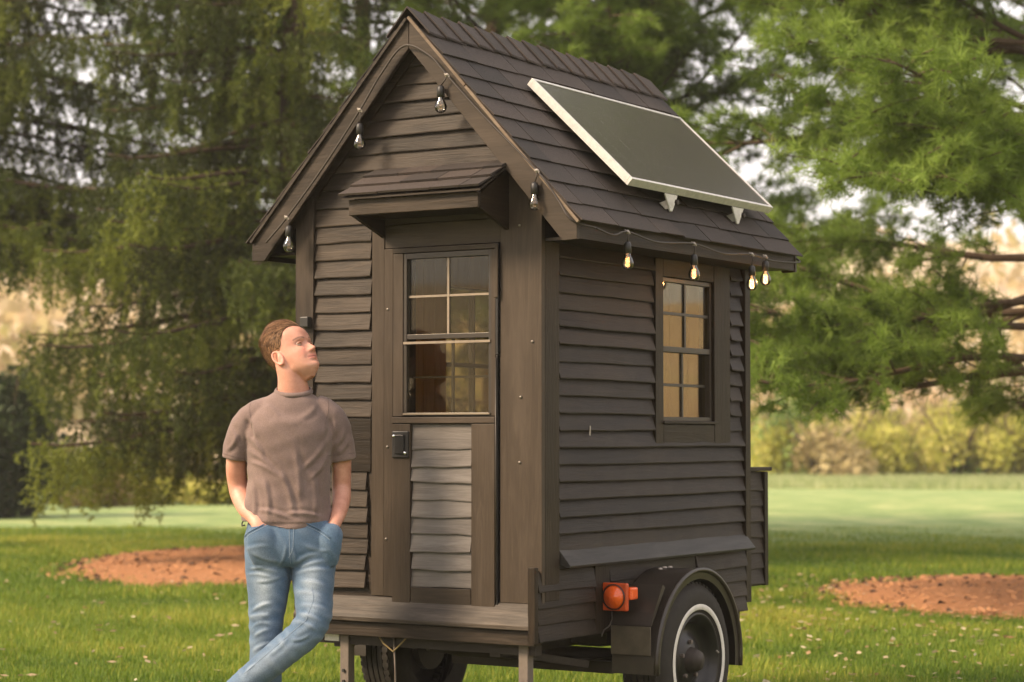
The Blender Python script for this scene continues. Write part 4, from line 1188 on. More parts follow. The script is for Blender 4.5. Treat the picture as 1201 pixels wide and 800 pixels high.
# clods and bark chips
cl = MB(); rs = random.Random(5)
for k in range(420):
    c, a_, b_ = MULCH[k % 2]
    th = rs.gauss(3.14, .5) if k % 5 == 0 else rs.uniform(0, 6.28); t = math.sqrt(rs.random()) if rs.random() < .6 else rs.uniform(.85, 1.02)
    v = RH * math.cos(th) * a_ * t + FH * math.sin(th) * b_ * t; s = rs.uniform(.012, .05)
    q = Vector((c.x + v.x, c.y + v.y, .085 * (1 - min(1, t) ** 2.5) + s * .1))
    cl.add([q + Vector((rs.uniform(-1, 1) * s, rs.uniform(-1, 1) * s, rs.uniform(-.1, .5) * s)) for _ in range(5)] + [q + Vector((0, 0, s * .7))], [(0, 1, 5), (1, 2, 5), (2, 3, 5), (3, 4, 5), (4, 0, 5)])
tag(cl.build('soil_clods', chip_m, None), kind='stuff')

cl = MB()
for k in range(1500):
    c, a_, b_ = MULCH[k % 2]
    th = rs.uniform(0, 6.28); t = math.sqrt(rs.random()) * 1.04
    v = RH * math.cos(th) * a_ * t + FH * math.sin(th) * b_ * t; s = rs.uniform(.015, .045); a2 = rs.uniform(0, 3.14)
    q = Vector((c.x + v.x, c.y + v.y, .085 * (1 - min(1, t) ** 2.5) + .012)); u = Vector((math.cos(a2), math.sin(a2), rs.uniform(-.3, .5))) * s; w = Vector((-math.sin(a2), math.cos(a2), 0)) * s * .35
    cl.add([q - u - w, q + u - w, q + u + w, q - u + w, q + Vector((0, 0, .012))], [(0, 1, 4), (1, 2, 4), (2, 3, 4), (3, 0, 4)])
tag(cl.build('bark_chips', plain_mat('orange_bark_chip', (0.38, 0.18, 0.080), 0.9, var=.6, scale=3), None), kind='stuff')

# ---------------------------------------------------------------- grass blades, clover, fallen leaves
grass_m = leaf_mat('grass_blades', (0.075, 0.138, 0.012), (0.180, 0.258, 0.024), (0.46, 0.41, 0.070), 0.4, .8)
def grass(n, d0, d1, h, w, name):
    u = rng.uniform(0, 1, n); dep = d0 + (d1 - d0) * u ** 1.15
    lat = (rng.uniform(-1, 1, n)) * (dep * .27 + .4)
    x = CX + FH.x * dep + RH.x * lat; y = CY + FH.y * dep + RH.y * lat
    keep = np.ones(n, bool)
    for c, a_, b_ in MULCH:
        dx, dy = x - c.x, y - c.y
        th = np.arctan2((dx * FH.x + dy * FH.y) / b_, (dx * RH.x + dy * RH.y) / a_)
        rr = ((dx * RH.x + dy * RH.y) / a_) ** 2 + ((dx * FH.x + dy * FH.y) / b_) ** 2
        keep &= rr > (1 + .06 * np.sin(th * 3) + .05 * np.sin(th * 13)) ** 2 * (.97 - .35 * rng.uniform(0, 1, n) ** 3)
    x, y = x[keep], y[keep]; n = len(x)
    pat = np.sin(x * 1.3 + np.sin(y * 1.7) * 2) * np.cos(y * 1.1 + np.sin(x * .9) * 1.5)
    hh = h * rng.uniform(.4, 1.25, n) * (1 + .3 * pat)
    a = rng.uniform(0, 2 * math.pi, n); ln = rng.uniform(0.1, .9, n)
    P = np.stack([x, y, np.zeros(n) - .004], 1)
    side_v = np.stack([np.cos(a), np.sin(a), np.zeros(n)], 1) * w * .5 * rng.uniform(.6, 1.3, (n, 1))
    bend = np.stack([-np.sin(a) * ln, np.cos(a) * ln, np.ones(n)], 1) * hh[:, None]
    V = np.stack([P - side_v, P + side_v, P + bend], 1).reshape(-1, 3)
    pat2 = np.sin(x * .45 + 1.3 * np.sin(y * .6)) * np.sin(y * .5 + 2)
    tone = np.clip(.32 + .20 * pat + .18 * pat2 + rng.normal(0, .17, n) + (rng.uniform(0, 1, n) > .9) * .4, 0, 1)
    T = np.stack([tone - .1, tone - .1, tone + .15], 1).ravel()
    tag(fast_mesh(name, V, np.arange(n * 3).reshape(-1, 3), grass_m, None, T), kind='stuff')
grass(330000, 6.5, 17, .050, .0075, 'grass')
grass(200000, 17, 30, .055, .014, 'far_grass')
# tall pale seed grass along the far edge of the right field
def tall_grass():
    n = 26000
    dep = rng.uniform(50, 61, n); lat = (rng.uniform(850, 1330, n) - 600.5) / FPX * dep
    P = np.stack([CX + FH.x * dep + RH.x * lat, CY + FH.y * dep + RH.y * lat, np.full(n, -.1)], 1)
    s = np.array([RH.x, RH.y, 0]) * .03  # blade half width
    b = np.stack([rng.normal(0, .1, n), rng.normal(0, .1, n), rng.uniform(.12, .38, n)], 1)
    V = np.stack([P - s, P + s, P + b], 1).reshape(-1, 3)
    tag(fast_mesh('tall_pale_grass', V, np.arange(n * 3).reshape(-1, 3), leaf_mat('pale_seed_grass', (0.26, 0.33, 0.13), (0.42, 0.46, 0.20), (0.60, 0.60, 0.34), .4, .5), None, np.repeat(rng.uniform(0, 1, n), 3)), kind='stuff')
tall_grass()
def litter():
    n = 900
    dep = 9.5 + 10 * rng.uniform(0, 1, n) ** 1.1
    lat = np.where(rng.uniform(0, 1, n) < .75, rng.uniform(.07, .26, n), rng.uniform(-.26, -.03, n)) * dep
    P = np.stack([CX + FH.x * dep + RH.x * lat, CY + FH.y * dep + RH.y * lat, rng.uniform(.02, .055, n)], 1)
    V, F = leaf_cards(P, .055)
    V[:, 2] = P[:, 2].repeat(4) + (V[:, 2] - P[:, 2].repeat(4)) * .35
    tag(fast_mesh('fallen_leaves', V, F, leaf_mat('fallen_leaf', (0.26, 0.15, 0.06), (0.38, 0.27, 0.15), (0.55, 0.47, 0.34), .2, 3), None, np.repeat(rng.uniform(0, 1, n), 4)), kind='stuff')
litter()

# ================================================================ THE MAN
DM = 8.6
mp_ = at(340, DM, 0)
man = empty('person', (mp_.x, mp_.y, 0), YAW)
tag(man, 'man in taupe T-shirt and blue jeans, hands in pockets, gazing up beside the tiny house', 'person')

def skin_mat():
    m, nt, b, o = new_mat('skin')
    at_ = N(nt, 'ShaderNodeAttribute', attribute_name='paint')
    n = noise(nt, coords(nt, rand=False), 60, 4, 0.6); n2 = noise(nt, coords(nt, rand=False), 22, 5, 0.7)
    r = ramp(nt, [(0.3, (0.46, 0.205, 0.140)), (0.6, (0.57, 0.285, 0.205)), (0.8, (0.65, 0.355, 0.265))], n2.outputs[0])
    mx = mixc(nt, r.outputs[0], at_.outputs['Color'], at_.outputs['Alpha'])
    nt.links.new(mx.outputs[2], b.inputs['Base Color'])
    b.inputs['Roughness'].default_value = 0.5
    b.inputs['Subsurface Weight'].default_value = 0.12
    b.inputs['Subsurface Radius'].default_value = (0.9, 0.35, 0.2)
    b.inputs['Subsurface Scale'].default_value = 0.008
    bump(nt, n.outputs[0], 0.15, 0.001, b)
    return m
def cloth_mat(name, c, sc=900, fade=None):
    m, nt, b, o = new_mat(name)
    mp = coords(nt, rand=False)
    wv_ = noise(nt, mp, sc * .3, 4, 0.85); big = noise(nt, mp, 7, 4, 0.6)
    d = tuple(v * .8 for v in c); l = tuple(v * 1.15 for v in c)
    r = ramp(nt, [(0.3, d), (0.7, l)], big.outputs[0])
    out = r.outputs[0]
    if fade:
        at_ = N(nt, 'ShaderNodeAttribute', attribute_name='fade')
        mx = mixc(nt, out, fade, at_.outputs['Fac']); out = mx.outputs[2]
    st = ramp(nt, [(0.3, (.68, .68, .70)), (0.7, (1.28, 1.27, 1.25))], wv_.outputs[0])
    mm = mixc(nt, out, st.outputs[0], 1.0, 'MULTIPLY')
    nt.links.new(mm.outputs[2], b.inputs['Base Color'])
    b.inputs['Roughness'].default_value = 0.9; b.inputs['Specular IOR Level'].default_value = 0.15
    b.inputs['Sheen Weight'].default_value = 0.15
    bump(nt, wv_.outputs[0], 0.2, 0.0006, b)
    return m
SK_M = skin_mat()
SHIRT = cloth_mat('taupe_cotton', (0.190, 0.135, 0.120))
JEANS = cloth_mat('blue_denim', (0.082, 0.135, 0.210), 700, (0.38, 0.44, 0.50))
STITCH = plain_mat('pale_denim_stitch', (0.22, 0.28, 0.36), 0.8)
HAIRM = leaf_mat('light_brown_hair', (0.055, 0.026, 0.013), (0.16, 0.080, 0.038), (0.48, 0.27, 0.14), 0.1, 60)

def loft(mb, rings, n=28, sub=5, caps=True):
    """rings: (x, y, z, half width, half depth, rotation of the section, exponent); spine through the centres"""
    C = [Vector(r[:3]) for r in rings]
    P = [r for r in rings]
    out = []
    def cr(a, b, c, d, t): return 0.5 * ((2 * b) + (c - a) * t + (2*a - 5*b + 4*c - d) * t*t + (3*b - a - 3*c + d) * t**3)
    full = [tuple(r) + (0.0,) * (7 - len(r)) if len(r) < 7 else tuple(r) for r in rings]
    full = [r if r[6] > 0 else r[:6] + (2.0,) for r in full]
    ext = [tuple(2 * a - b for a, b in zip(full[0], full[1]))] + full + [tuple(2 * a - b for a, b in zip(full[-1], full[-2]))]
    for i in range(1, len(ext) - 2):
        for k in range(sub):
            out.append([cr(ext[i-1][q], ext[i][q], ext[i+1][q], ext[i+2][q], k / sub) for q in range(7)])
    out.append(list(full[-1]))
    k0 = len(mb.v); m = len(out)
    ctr = [Vector(r[:3]) for r in out]; prev = Vector((1, 0, 0))
    for i, r in enumerate(out):
        t = (ctr[min(i + 1, m - 1)] - ctr[max(0, i - 1)])
        t = t.normalized() if t.length > 1e-9 else Vector((0, 0, 1))
        u = prev - t * prev.dot(t)
        u = u.normalized() if u.length > 1e-4 else t.orthogonal().normalized()
        prev = u; w = t.cross(u)
        ca, sa = math.cos(r[5]), math.sin(r[5]); uu = u * ca + w * sa; ww = -u * sa + w * ca
        e = 2 / max(1.2, r[6])
        for j in range(n):
            th = 2 * math.pi * j / n; c, s_ = math.cos(th), math.sin(th)
            c = math.copysign(abs(c) ** e, c); s_ = math.copysign(abs(s_) ** e, s_)
            mb.v.append(tuple(ctr[i] + uu * c * max(.002, r[3]) + ww * s_ * max(.002, r[4])))
    for i in range(m - 1):
        for j in range(n):
            j2 = (j + 1) % n; mb.f.append((k0 + i*n + j, k0 + i*n + j2, k0 + (i+1)*n + j2, k0 + (i+1)*n + j))
    if caps:
        mb.f.append(tuple(k0 + j for j in range(n))[::-1]); mb.f.append(tuple(k0 + (m-1)*n + j for j in range(n)))
    return mb

def fuse(mb, voxel, smooth_it=6, fac=0.5):
    """several overlapping lofts become one continuous surface; returns vertex array and a mesh"""
    me = bpy.data.meshes.new('tmp'); me.from_pydata(mb.v, [], mb.f)
    bm = bmesh.new(); bm.from_mesh(me); bmesh.ops.recalc_face_normals(bm, faces=bm.faces); bm.to_mesh(me); bm.free()
    ob = bpy.data.objects.new('tmp', me); col.objects.link(ob)
    rm = ob.modifiers.new('r', 'REMESH'); rm.mode = 'VOXEL'; rm.voxel_size = voxel
    sm = ob.modifiers.new('s', 'SMOOTH'); sm.factor = fac; sm.iterations = smooth_it
    dg = bpy.context.evaluated_depsgraph_get()
    res = bpy.data.meshes.new_from_object(ob.evaluated_get(dg))
    bpy.data.objects.remove(ob); bpy.data.meshes.remove(me)
    return res

def getco(me):
    a = np.empty(len(me.vertices) * 3, np.float32); me.vertices.foreach_get('co', a); return a.reshape(-1, 3).astype(float)
def getno(me):
    a = np.empty(len(me.vertices) * 3, np.float32); me.vertices.foreach_get('normal', a); return a.reshape(-1, 3).astype(float)
def setco(me, a): me.vertices.foreach_set('co', a.astype(np.float32).ravel()); me.update()

def fold(co, no, segs, back=False):
    """ridges (+) and creases (-) along segments given in the frontal plane (x, z)"""
    d = np.zeros(len(co)); P = co[:, [0, 2]]
    front = np.clip(-no[:, 1] * 1.6 + .2, 0, 1)
    for (x1, z1, x2, z2, amp, w) in segs:
        a = np.array([x1, z1]); b = np.array([x2, z2]); ab = b - a; L2 = ab @ ab
        t = ((P - a) @ ab) / L2; tc = np.clip(t, 0, 1)
        q = a + tc[:, None] * ab
        # bow the line slightly
        nrm = np.array([-ab[1], ab[0]]) / math.sqrt(L2)
        q = q + nrm * (np.sin(tc * math.pi) * .008)[:, None]
        dist = np.linalg.norm(P - q, axis=1)
        env = np.clip(np.minimum(tc, 1 - tc) * 4 + .25, 0, 1)
        sd = (P - q) @ nrm
        d += amp * env * (np.exp(-(dist / w) ** 2) - .55 * np.exp(-((sd - w * 1.7) / w) ** 2) * (dist < w * 4))
    return d * front

def finish(me, name, mat, parent, smooth=True):
    me.name = name; me.materials.clear(); me.materials.append(mat)
    me.polygons.foreach_set('use_smooth', [smooth] * len(me.polygons))
    o = bpy.data.objects.new(name, me); col.objects.link(o); o.parent = parent
    return o

# ---- head, built facing +X and then turned
def head_geometry():
    zs = [-.012, 0, .012, .025, .04, .055, .07, .085, .10, .118, .135, .155, .175, .195, .212, .225, .2335, .237]
    xf = [.050, .070, .083, .088, .0855, .087, .087, .085, .083, .0815, .0885, .0885, .083, .071, .055, .036, .016, .003]
    xb = [.010, .004, -.010, -.024, -.040, -.056, -.068, -.080, -.090, -.097, -.102, -.104, -.102, -.094, -.080, -.058, -.034, -.014]
    hw = [.012, .024, .036, .047, .055, .060, .064, .0675, .070, .0715, .0735, .0755, .0755, .071, .062, .046, .027, .010]
    ex = [2, 2, 2, 2.1, 2.15, 2.2, 2.2, 2.2, 2.2, 2.2, 2.2, 2.2, 2.2, 2.1, 2, 2, 2, 2]
    n = 128; Z = np.linspace(-.012, .237, 110)
    def itp(v): 
        return np.interp(Z, zs, v)
    def sm(a):
        for _ in range(3): a = np.convolve(np.pad(a, 2, mode='edge'), np.ones(5) / 5, 'valid')
        return a
    XF, XB, HW, EX = sm(itp(xf)), sm(itp(xb)), sm(itp(hw)), itp(ex)
    V = []
    for i, z in enumerate(Z):
        cx = (XF[i] + XB[i]) / 2; a = (XF[i] - XB[i]) / 2; w = HW[i]
        cx = XB[i] + (XF[i] - XB[i]) * float(np.interp(z, [.05, .15], [.45, .5]))
        for j in range(n):
            th = 2 * math.pi * j / n; c, s = math.cos(th), math.sin(th); e = 2 / EX[i]
            aa = XF[i] - cx if c > 0 else cx - XB[i]
            x = cx + aa * math.copysign(abs(c) ** (e * (1.0 if c > 0 else 1)), c); y = w * math.copysign(abs(s) ** e, s)
            V.append((x, y, z))
    V = np.array(V); x, y, z = V[:, 0].copy(), V[:, 1].copy(), V[:, 2].copy()
    fr = np.clip((x - .02) / .04, 0, 1)
    g = lambda v, c, w: np.exp(-((v - c) / w) ** 2)
    ay = np.abs(y)
    # nose
    prof = np.interp(z, [.066, .072, .078, .084, .092, .105, .118, .126], [0, .009, .022, .0255, .021, .0125, .0045, 0])
    wid = np.interp(z, [.070, .080, .095, .12], [.0135, .0125, .0095, .0085])
    dx = prof * np.exp(-(y / wid) ** 2)
    dx += .006 * g(ay, .0145, .006) * g(z, .078, .006)            # nostril wings
    # sockets, brow, cheeks, lips, chin
    dx += -.0105 * g(ay, .031, .0145) * g(z, .1165, .0105)
    dx += .0045 * g(ay, .026, .020) * g(z, .1335, .0065)
    dx += .0050 * g(ay, .042, .018) * g(z, .088, .018)
    dx += .0050 * g(y, 0, .018) * g(z, .0590, .0036) + .0058 * g(y, 0, .016) * g(z, .0480, .0040)
    dx += -.0045 * g(y, 0, .024) * g(z, .0535, .0020)
    dx += -.0035 * g(y, 0, .018) * g(z, .0385, .005)
    dx += .0060 * g(y, 0, .018) * g(z, .020, .012)
    dx += -.0030 * g(ay, .030, .006) * g(z, .056, .010)
    dx += -.0018 * g(y, 0, .0035) * g(z, .0665, .004)
    V[:, 0] = x + dx * fr
    # jaw corner
    V[:, 1] += np.sign(y) * .004 * g(z, .035, .016) * g(x, .0, .025)
    # temples
    V[:, 1] -= np.sign(y) * .0035 * g(z, .145, .02) * g(x, .055, .02)
    F = []
    m = len(Z)
    for i in range(m - 1):
        for j in range(n):
            j2 = (j + 1) % n; F.append((i*n + j, i*n + j2, (i+1)*n + j2, (i+1)*n + j))
    F.append(tuple(range(n))[::-1]); F.append(tuple((m-1)*n + j for j in range(n)))
    return V, F
hv_, hf_ = head_geometry()
HYAW, HPITCH, HROLL = R(-34), R(29), R(0)      # -90 would look straight at the camera, 0 at the right edge
HM = Matrix.Translation((0.050, 0.0, 1.523)) @ Matrix.Rotation(HYAW, 4, 'Z') @ Matrix.Rotation(-HPITCH, 4, 'Y') @ Matrix.Rotation(HROLL, 4, 'X') @ Matrix.Scale(1.05, 4) @ Matrix.Translation((0.0, 0, -.01))
HMn = np.array(HM); HMi = np.array(HM.inverted())
def hx(P): P = np.asarray(P, float); return P @ HMn[:3, :3].T + HMn[:3, 3]
def hinv(P): return P @ HMi[:3, :3].T + HMi[:3, 3]
body = MB()
body.add(hx(hv_), hf_)
# ears
for s in (1, -1):
    ear = MB(); prof = []
    pts = []
    for k in range(25):
        a = 2 * math.pi * k / 24
        r1 = 1 + .12 * math.sin(a)
        pts.append(Vector((-.012 + math.cos(a) * .016 * r1 - .006 * math.sin(a), s * (.076 + .009 * (1 - math.cos(a)) * .6), .098 + math.sin(a) * .029)))
    ear.tube(pts, .0048, 8)
    k0 = len(ear.v)
    loft(ear, [(-.006, s * .066, .098, .014, .024), (-.010, s * .0745, .098, .013, .024), (-.014, s * .0795, .099, .010, .022)], 16, 3)
    loft(ear, [(-.004, s * .072, .070, .006, .007), (-.003, s * .076, .076, .007, .008), (-.006, s * .077, .086, .006, .008)], 12, 3)
    body.add(hx(np.array(ear.v)), ear.f)
# neck, shoulders, trunk
loft(body, [(.014, .03, 1.36, .10, .07), (.014, .028, 1.41, .075, .062), (.013, .022, 1.455, .067, .064), (.010, .016, 1.49, .061, .062), (.004, .012, 1.53, .055, .060), (-.006, .012, 1.57, .052, .058), (-.014, .012, 1.61, .046, .052)], 32, 5)
loft(body, [(.0, .02, .90, .15, .09), (.0, .015, 1.05, .145, .09), (.0, .01, 1.2, .15, .095), (.0, .02, 1.33, .150, .10), (.005, .025, 1.38, .125, .080), (.01, .028, 1.41, .065, .05)], 32, 4)
# arm in front view left: shoulder, elbow, wrist, hand sliding into the pocket
A1 = [(-.10, .02, 1.37, .045, .05), (-.155, .02, 1.345, .050, .054), (-.198, .025, 1.27, .048, .052), (-.217, .045, 1.17, .045, .047), (-.213, .065, 1.095, .043, .045), (-.196, .045, 1.045, .044, .044), (-.165, -.015, .998, .039, .037), (-.132, -.075, .968, .031, .027), (-.112, -.103, .945, .030, .022), (-.096, -.114, .915, .038, .018), (-.088, -.110, .88, .038, .016)]
A1 = [p_[:3] + tuple(r * .93 for r in p_[3:]) for p_ in A1]
loft(body, A1, 24, 5)
A2 = [(.11, .03, 1.37, .045, .05), (.155, .04, 1.345, .048, .054), (.196, .055, 1.27, .047, .050), (.201, .075, 1.17, .042, .046), (.200, .085, 1.09, .041, .043), (.203, .055, 1.04, .040, .040), (.199, .0, .992, .034, .034), (.190, -.05, .955, .028, .026), (.178, -.066, .93, .028, .022), (.168, -.076, .90, .034, .018), (.162, -.076, .87, .032, .016)]
A2 = [p_[:3] + tuple(r * .93 for r in p_[3:]) for p_ in A2]
loft(body, A2, 24, 5)
# fingers and thumbs (inside the pockets, thumb along the palm's side)
for sx, hx_, hy_, hz_ in ((-1, -.088, -.108, .875), (1, .160, -.070, .865)):
    for k, (off, ln) in enumerate(((-.030, .062), (-.010, .072), (.010, .068), (.029, .052))):
        b0 = Vector((hx_ + off, hy_, hz_)); 
        body.tube(catmull([b0 + Vector((0, 0, .02)), b0 + Vector((.002 * -sx, .002, -ln * .45)), b0 + Vector((-.004 * sx, .014, -ln * .95))], 4), [.0095] * 4 + [.0085] * 4 + [.007], 10)
    b0 = Vector((hx_ - sx * -.030, hy_ + .004, hz_ + .04))
    body.tube(catmull([b0, b0 + Vector((-sx * -.014, -.006, -.022)), b0 + Vector((-sx * -.016, -.002, -.05))], 4), [.012] * 4 + [.0105] * 4 + [.008], 10)
bme = fuse(body, 0.0030, 3, 0.45)
co = getco(bme)
hl_ = hinv(co); hX, hY, hZ = hl_[:, 0], hl_[:, 1], hl_[:, 2]
onhead = (hZ > -.01) & (hX > -.03) & (np.abs(hY) < .1)
colr = np.zeros((len(co), 4), np.float32)
def paint(mask, c, al):
    a = np.clip(mask * al, 0, 1)[:, None]
    prev_a = colr[:, 3:4]
    outa = a + prev_a * (1 - a)
    colr[:, :3] = np.where(outa > 0, (np.array(c) * a + colr[:, :3] * prev_a * (1 - a)) / np.maximum(outa, 1e-6), 0)
    colr[:, 3:4] = outa
gg = lambda v, c, w: np.exp(-((v - c) / w) ** 2)
ay = np.abs(hY); F_ = onhead & (hX > .03)
paint(F_ * gg(ay, .040, .022) * gg(hZ, .085, .022), (.68, .24, .17), .55)
paint(F_ * gg(hY, 0, .020) * gg(hZ, .082, .014) * (hX > .085), (.70, .27, .19), .5)
paint(F_ * (hZ < .068) * np.clip((.07 - hZ) / .02, 0, 1), (.46, .25, .17), .35)          # light stubble
paint(F_ * np.clip(1.6 * gg(ay, 0, .023), 0, 1) * np.clip(1.8 * gg(hZ, .0535, .0068), 0, 1) * (ay < .026), (.56, .19, .15), .85)
paint(F_ * (ay < .026) * gg(hZ, .0532, .0014), (.20, .07, .05), .9)
paint(F_ * gg(ay, .031, .0125) * gg(hZ, .1185, .0055), (.26, .12, .08), .7)  # lash line plus eye-socket shade painted into the skin
zb = .1345 + .004 * np.sin(np.clip((ay - .012) / .04, 0, 1) * math.pi)
paint(F_ * (ay > .012) * (ay < .052) * np.exp(-((hZ - zb) / .0034) ** 2), (.13, .065, .035), .95)
paint(F_ * gg(ay, .007, .003) * gg(hZ, .0715, .0028) * (hX > .08), (.22, .07, .05), .8)
paint(gg(ay, .082, .012) * (np.abs(hX + .012) < .03) * (np.abs(hZ - .098) < .04), (.74, .28, .20), .5)
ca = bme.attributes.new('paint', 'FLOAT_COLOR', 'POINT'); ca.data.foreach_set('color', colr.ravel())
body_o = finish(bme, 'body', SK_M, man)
# eyes
eye_w = plain_mat('eye_white', (0.36, 0.29, 0.25), 0.4, var=.03); iris = plain_mat('dark_iris', (0.035, 0.035, 0.03), 0.2); lid = plain_mat('eyelid_skin', (0.42, 0.19, 0.12), 0.5)
for s in (1, -1):
    c = np.array([.0652, s * .031, .1165])
    def ball(rad, c, squ=1.0, nlat=12, nlon=18):
        V = []; F = []
        for i in range(nlat + 1):
            for j in range(nlon):
                a, b_ = math.pi * i / nlat, 2 * math.pi * j / nlon
                V.append((c[0] + rad * squ * math.cos(a), c[1] + rad * math.sin(a) * math.cos(b_), c[2] + rad * math.sin(a) * math.sin(b_)))
        for i in range(nlat):
            for j in range(nlon): F.append((i*nlon + j, i*nlon + (j+1) % nlon, (i+1)*nlon + (j+1) % nlon, (i+1)*nlon + j))
        return V, F
    V, F = ball(.0112, c); e = MB().add(hx(V), F).build('eye', eye_w, man, True)
    V, F = ball(.0058, c + np.array([.0078, 0, .0015]), .72); MB().add(hx(V), F).build('iris', iris, e, True)
    up = [hx([[c[0] + math.sqrt(max(0, .0128 ** 2 - (t * .0118) ** 2 - (.0030 * (1 - t * t) + .0006) ** 2)), c[1] + t * .0118, c[2] + .0030 * (1 - t * t) + .0006]])[0] for t in np.linspace(-1, 1, 11)]
    MB().tube(up, .0027, 6).build('upper_lid', lid, e, True)
    dn = [hx([[c[0] + math.sqrt(max(0, .0124 ** 2 - (t * .0118) ** 2 - (.0030 * (1 - t * t)) ** 2)), c[1] + t * .0118, c[2] - .0030 * (1 - t * t)]])[0] for t in np.linspace(-1, 1, 11)]
    MB().tube(dn, .0017, 6).build('lower_lid', lid, e, True)
# hair: cap plus swept locks
head_bvh = BVHTree.FromPolygons([tuple(v) for v in hv_], hf_)
def scalp(th, ph):
    """point on the skull by azimuth from the front and elevation"""
    cx_, cz_ = -.010, .150
    d = np.array([math.cos(th) * math.cos(ph), math.sin(th) * math.cos(ph), math.sin(ph)])
    c_ = np.array([cx_, 0, cz_])
    h = head_bvh.ray_cast(Vector(c_ + d * .4), Vector(-d))
    return (np.array(h[0]) if h[0] is not None else c_ + d * .08), d
capV = []; capF = []; nth, nph = 64, 26
def hairline(th):
    a = abs(math.atan2(math.sin(th), math.cos(th)))
    return np.interp(a, [0, .40, .75, 1.05, 1.32, 1.45, 1.75, 2.0, 2.4, 3.15], [.50, .56, .46, .16, -.34, -.42, -.12, -.62, -.88, -.95])
for i in range(nph + 1):
    for j in range(nth):
        th = 2 * math.pi * j / nth; lo = hairline(th)
        ph = lo + (math.pi / 2 - lo) * i / nph
        p, d = scalp(th, ph)
        thick = np.interp(i / nph, [0, .06, .3, 1], [-.002, .002, .006, .012]) * (1 + .5 * max(0, math.cos(th)) * (1 if i > 3 else .6)) 
        capV.append(p + d * (thick + .0018 * math.sin(th * 19 + ph * 13) * min(1, i / 5)))
for i in range(nph):
    for j in range(nth): capF.append((i*nth + j, i*nth + (j+1) % nth, (i+1)*nth + (j+1) % nth, (i+1)*nth + j))
hair = fast_mesh('hair', hx(np.array(capV)), capF, HAIRM, man, np.full(len(capV), .25), True)
LV = []; LF = []; LT = []; rh = random.Random(3)
for k in range(6500):
    th = rh.uniform(-math.pi, math.pi); lo = hairline(th) + .01; ph = lo + (math.pi / 2 - lo) * (rh.random() ** 1.15)
    p, d = scalp(th, ph); frac = (ph - lo) / (math.pi / 2 - lo)
    th_k = np.interp(frac, [0, .06, .3, 1], [0, .003, .007, .014]) * (1 + .5 * max(0, math.cos(th)))
    topness = max(0, min(1, (ph - .25) / .6))
    # sides lie down and back, the top sweeps back from the forehead and up
    flow = np.array([-.75, math.sin(th) * .25 - .15, .10]) * topness + np.array([-.55, 0, -.8]) * (1 - topness)
    if topness > .5 and math.cos(th) > .3: flow = flow + d * .55
    flow = flow - d * (flow @ d) * .85; flow /= np.linalg.norm(flow) + 1e-9
    ln = .034 * topness + .012 * (1 - topness) + rh.uniform(0, .008)
    side_ = np.cross(flow, d); side_ /= np.linalg.norm(side_) + 1e-9
    w = .0011; q = p + d * (th_k - .001); base = len(LV); cl_ = rh.gauss(0, .10); tone = rh.choice((.0, .2, .5, .9, 1.3))
    fv = flow + side_ * cl_
    for c_ in range(4):
        t = c_ / 3
        pt_ = q + fv * ln * t + d * (.005 * topness * math.sin(t * 2.6) - .002 * t * (1 - topness))
        LV += [pt_ - side_ * w * (1 - t * .7), pt_ + side_ * w * (1 - t * .7)]; LT += [tone, tone]
    for c_ in range(3): b_ = base + c_ * 2; LF.append((b_, b_ + 1, b_ + 3, b_ + 2))
fast_mesh('hair_locks', hx(np.array(LV)), LF, HAIRM, hair, LT, True)

# ---- T-shirt
sh_ = MB()
loft(sh_, [(-.012, .0, .926, .180, .126, 0, 2.3), (-.008, .0, .955, .182, .126, 0, 2.3), (-.006, 0, 1.03, .171, .118, 0, 2.2), (-.004, .0, 1.12, .164, .112, 0, 2.2), (-.002, .005, 1.22, .167, .115, 0, 2.3), (.0, .01, 1.31, .176, .120, 0, 2.3), (.006, .018, 1.37, .158, .106, 0, 2.2), (.010, .022, 1.415, .130, .092, 0, 2.1), (.012, .024, 1.444, .100, .082), (.013, .024, 1.462, .078, .074)], 56, 5)
loft(sh_, [(-.07, .02, 1.405, .046, .060), (-.125, .02, 1.384, .052, .066), (-.168, .022, 1.345, .060, .070), (-.195, .027, 1.285, .062, .069), (-.208, .035, 1.235, .062, .067), (-.214, .040, 1.200, .061, .066)], 32, 5)
loft(sh_, [(.10, .026, 1.408, .046, .060), (.140, .032, 1.388, .052, .066), (.172, .040, 1.346, .058, .069), (.189, .050, 1.285, .059, .067), (.199, .060, 1.23, .058, .064), (.204, .065, 1.195, .057, .063)], 32, 5)
sme = fuse(sh_, 0.0050, 5, .5)
co = getco(sme); no = getno(sme)
f_segs = [(-.16, 1.24, -.02, 1.12, .007, .010), (-.15, 1.19, -.05, 1.14, .006, .008), (-.155, 1.29, -.09, 1.20, .006, .009), (.15, 1.27, .06, 1.16, .006, .010), (.155, 1.22, .09, 1.12, .006, .009),
          (-.03, 1.16, .03, .98, .007, .011), (.03, 1.24, .05, 1.04, .006, .012), (-.09, 1.12, -.07, .97, .006, .010), (.10, 1.14, .11, .97, .007, .011), (-.14, 1.10, -.13, .97, .006, .009),
          (-.12, 1.00, .02, .965, .006, .008), (.0, .985, .14, .97, .006, .008), (-.08, 1.34, .08, 1.34, .003, .018), (-.10, 1.41, -.03, 1.36, .004, .012), (.11, 1.41, .05, 1.36, .004, .012),
          (-.24, 1.33, -.20, 1.24, .004, .009), (-.20, 1.30, -.25, 1.23, .005, .009), (.22, 1.32, .18, 1.25, .005, .009), (.23, 1.27, .19, 1.22, .004, .008), (-.17, 1.36, -.14, 1.27, -.007, .010), (.165, 1.36, .145, 1.27, -.007, .010)]
dsp = fold(co, no, f_segs)
x, y, z = co.T
